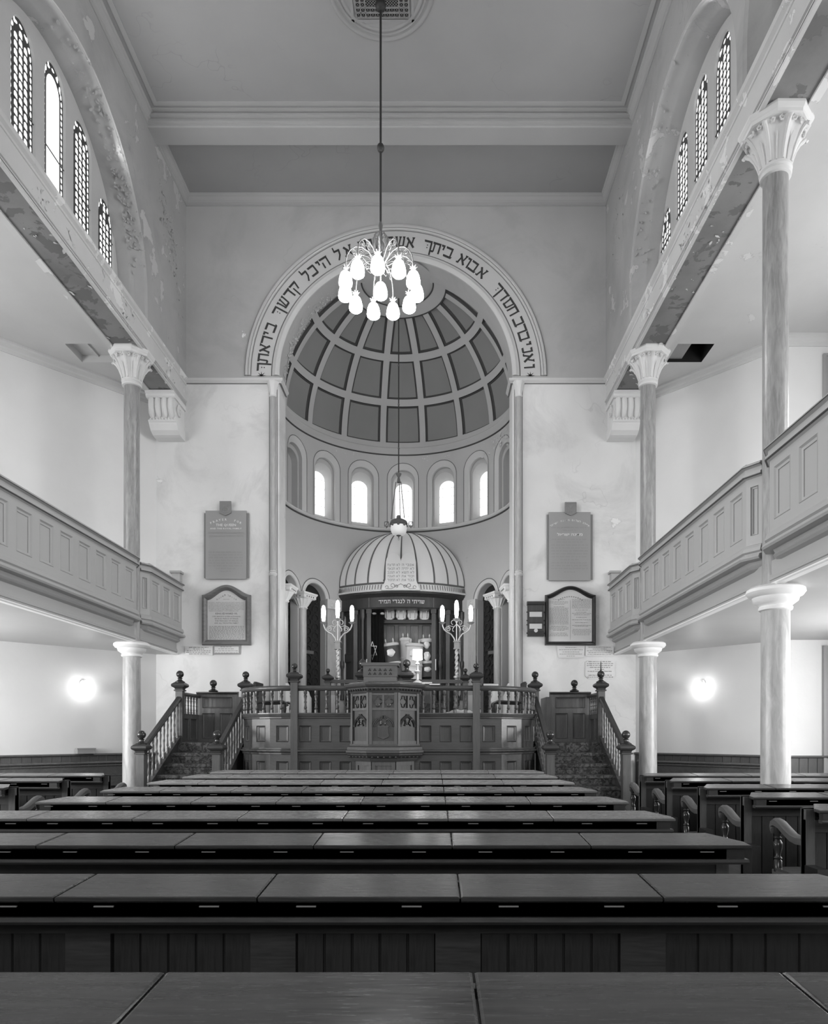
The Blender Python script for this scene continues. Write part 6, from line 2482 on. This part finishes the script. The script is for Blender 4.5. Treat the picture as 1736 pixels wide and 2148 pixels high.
for i in range(13):
    word_marks(b, x0 + .03, x1 - .03 - (.14 if i == 12 else 0), z1 - .69 - .0265 * i, .0155, YT, rn)
b.build('painted_text', M['ink_grey'], t)

t, x0, x1, z0, z1 = ogee_board(1142, 1230, 1248, 1354, 1249, 8, M['frame_black'], 'black ogee-topped frame with two columns of faded text on the right wall')
cx_ = (x0 + x1) / 2
b = MB()
b.box(cx_ - .002, cx_ + .002, YT - .001, YT, z0 + .03, z1 - .2)
for i in range(12):
    ang = RD(32 - 64 * i / 11)
    q = (cx_ - .42 * sin(ang), z1 - .13 - .42 + .42 * cos(ang))
    b.box(q[0] - .012, q[0] + .012, YT - .001, YT, q[1] - .01, q[1] + .01)
L_ = [(.19, .22), (.23, .34), (.255, .34), (.28, .2), (.33, .2)] + [(.355 + .023 * i, .36) for i in range(14)] + [(.70, .3), (.725, .36), (.75, .36), (.775, .22), (.83, .3), (.855, .34), (.88, .36)]
R__ = [(.19 + .023 * i, .36) for i in range(8)] + [(.39, .25), (.43, .2), (.455, .36), (.48, .3), (.53, .2), (.575, .36), (.63, .24), (.68, .36), (.70, .26), (.76, .34), (.785, .36), (.81, .36), (.835, .34), (.86, .3)]
for dz, w in L_:
    word_marks(b, cx_ - .215 - w / 2, cx_ - .215 + w / 2, z1 - dz, .012, YT, rn)
for dz, w in R__:
    word_marks(b, cx_ + .215 - w / 2, cx_ + .215 + w / 2, z1 - dz, .012, YT, rn)
b.build('painted_text', M['tablet_grey'], t)


def small_plaque(px0, py0, px1, py1, rows, label, border=False, clip=0.0, skew=0.0, ink=.016):
    x0, x1, z0, z1 = rect(px0, py0, px1, py1)
    t = thing('memorial_plaque', label, 'plaque', ((x0 + x1) / 2, DW, z0), 'small memorial plaques')
    k = clip
    P = [(x0 + k + skew, z0), (x1 - k - skew, z0), (x1 - skew, z0 + k), (x1, z1 - k), (x1 - k, z1), (x0 + k, z1), (x0, z1 - k), (x0 + skew, z0 + k)] if k or skew else [(x0, z0), (x1, z0), (x1, z1), (x0, z1)]
    slab_face(P, DW - .025, DW, 'slab', M['marble_slab'] if not border else M['tablet_grey'], t)
    if border:
        slab_face([(x0 + .025, z0 + .025), (x1 - .025, z0 + .025), (x1 - .025, z1 - .025), (x0 + .025, z1 - .025)], DW - .028, DW - .02, 'slab_face', M['marble_slab'], t)
    b = MB()
    c = (x0 + x1) / 2
    for i, w in enumerate(rows):
        L = (x1 - x0) * w
        word_marks(b, c - L / 2, c + L / 2, z1 - (z1 - z0) * (i + 1) / (len(rows) + .6), ink, DW - .0295, rn)
    b.build('incised_lettering', M['ink_grey'], t)


small_plaque(389, 1356, 447, 1375, [.7, .4, .85, .9, .7], 'small white marble plaque low on the far left wall, outermost', ink=.018)
small_plaque(448, 1354, 504, 1373, [.45, .6, .85, .85], 'small white plaque with grey border under the left framed board', border=True, ink=.016)
small_plaque(1167, 1355, 1226, 1380, [.4, .85, .6, .8, .3], 'faded white plaque with tapering sides under the right framed board', skew=.03, ink=.013)
small_plaque(1227, 1355, 1286, 1376, [.8, .5, .9, .8, .85], 'white plaque with faint text right of the tapering plaque', ink=.013)
small_plaque(1227, 1385, 1288, 1424, [.8, .9, .9, .7, .35, .85, .1, .8, .9], 'white notched-corner plaque with dark text above the right newel', clip=.05, ink=.018)

x0, x1, z0, z1 = rect(1103, 1263, 1141, 1338)
t = thing('number_board', 'dark carved wooden notice board with two white slots beside the black frame', 'notice board', ((x0 + x1) / 2, DW, z0))
b = MB(); b.box(x0 + .02, x1 - .02, DW - .07, DW, z0 + .02, z1 - .04); b.build('board_body', M['ark_wood'], t)
b = MB(); b.sweep([(x0 + .01, DW - .07), (x1 - .01, DW - .07)], [(-.07, z1 - .07), (.0, z1 - .07), (.02, z1 - .05), (.03, z1 - .02), (.015, z1), (-.07, z1)]); b.build('board_cornice', M['bimah_x'], t)
b = MB(); b.box(x0 + .045, x1 - .05, DW - .078, DW - .065, z1 - .175, z1 - .085); b.build('carved_strip', M['bimah_panel'], t)
b = MB(); b.box(x0 + .045, x1 - .05, DW - .078, DW - .065, z1 - .40, z1 - .31); b.build('carved_strip', M['bimah_panel'], t)
for za in (.295, .52):
    b = MB(); b.box(x0 + .055, x1 - .055, DW - .08, DW - .06, z1 - za, z1 - za + .095); b.build('white_slot', M['paper'], t)
b = MB(); b.box(x0 + .02, x1 - .02, DW - .10, DW - .05, z0 + .02, z0 + .12); b.build('box_front', M['frame_black'], t)
b = MB(); b.tube([((x0 + x1) / 2, DW - .11, z0 + .125), ((x0 + x1) / 2, DW - .095, z0 + .125)], .036, 16); b.build('round_disc', M['paper'], t)
b = MB()
for za in (.2, .36, .44, .6):
    b.sphere((x0 + .012, DW - .05, z1 - za), .014, 6, 4); b.sphere((x1 - .012, DW - .05, z1 - za), .014, 6, 4)
b.build('side_knobs', M['ark_wood'], t)
_to.hide_render = True
bpy.data.objects.remove(_to)
for o in bpy.data.objects:
    if o.name.split('.')[0] in ('carved_bosses', 'carved_leaves', 'incised_lettering', 'pale_lettering', 'valance_fluting', 'painted_text', 'shield_inscription', 'painted_lettering',
                                'trefoil_piercings', 'grille_bars', 'abacus_beads', 'scrollwork', 'leaves', 'crown_jewels', 'leaf_band', 'commandment_lettering', 'frieze_lettering', 'tablet_scrolls', 'gothic_tracery', 'side_knobs'):
        o['kind'] = 'stuff'
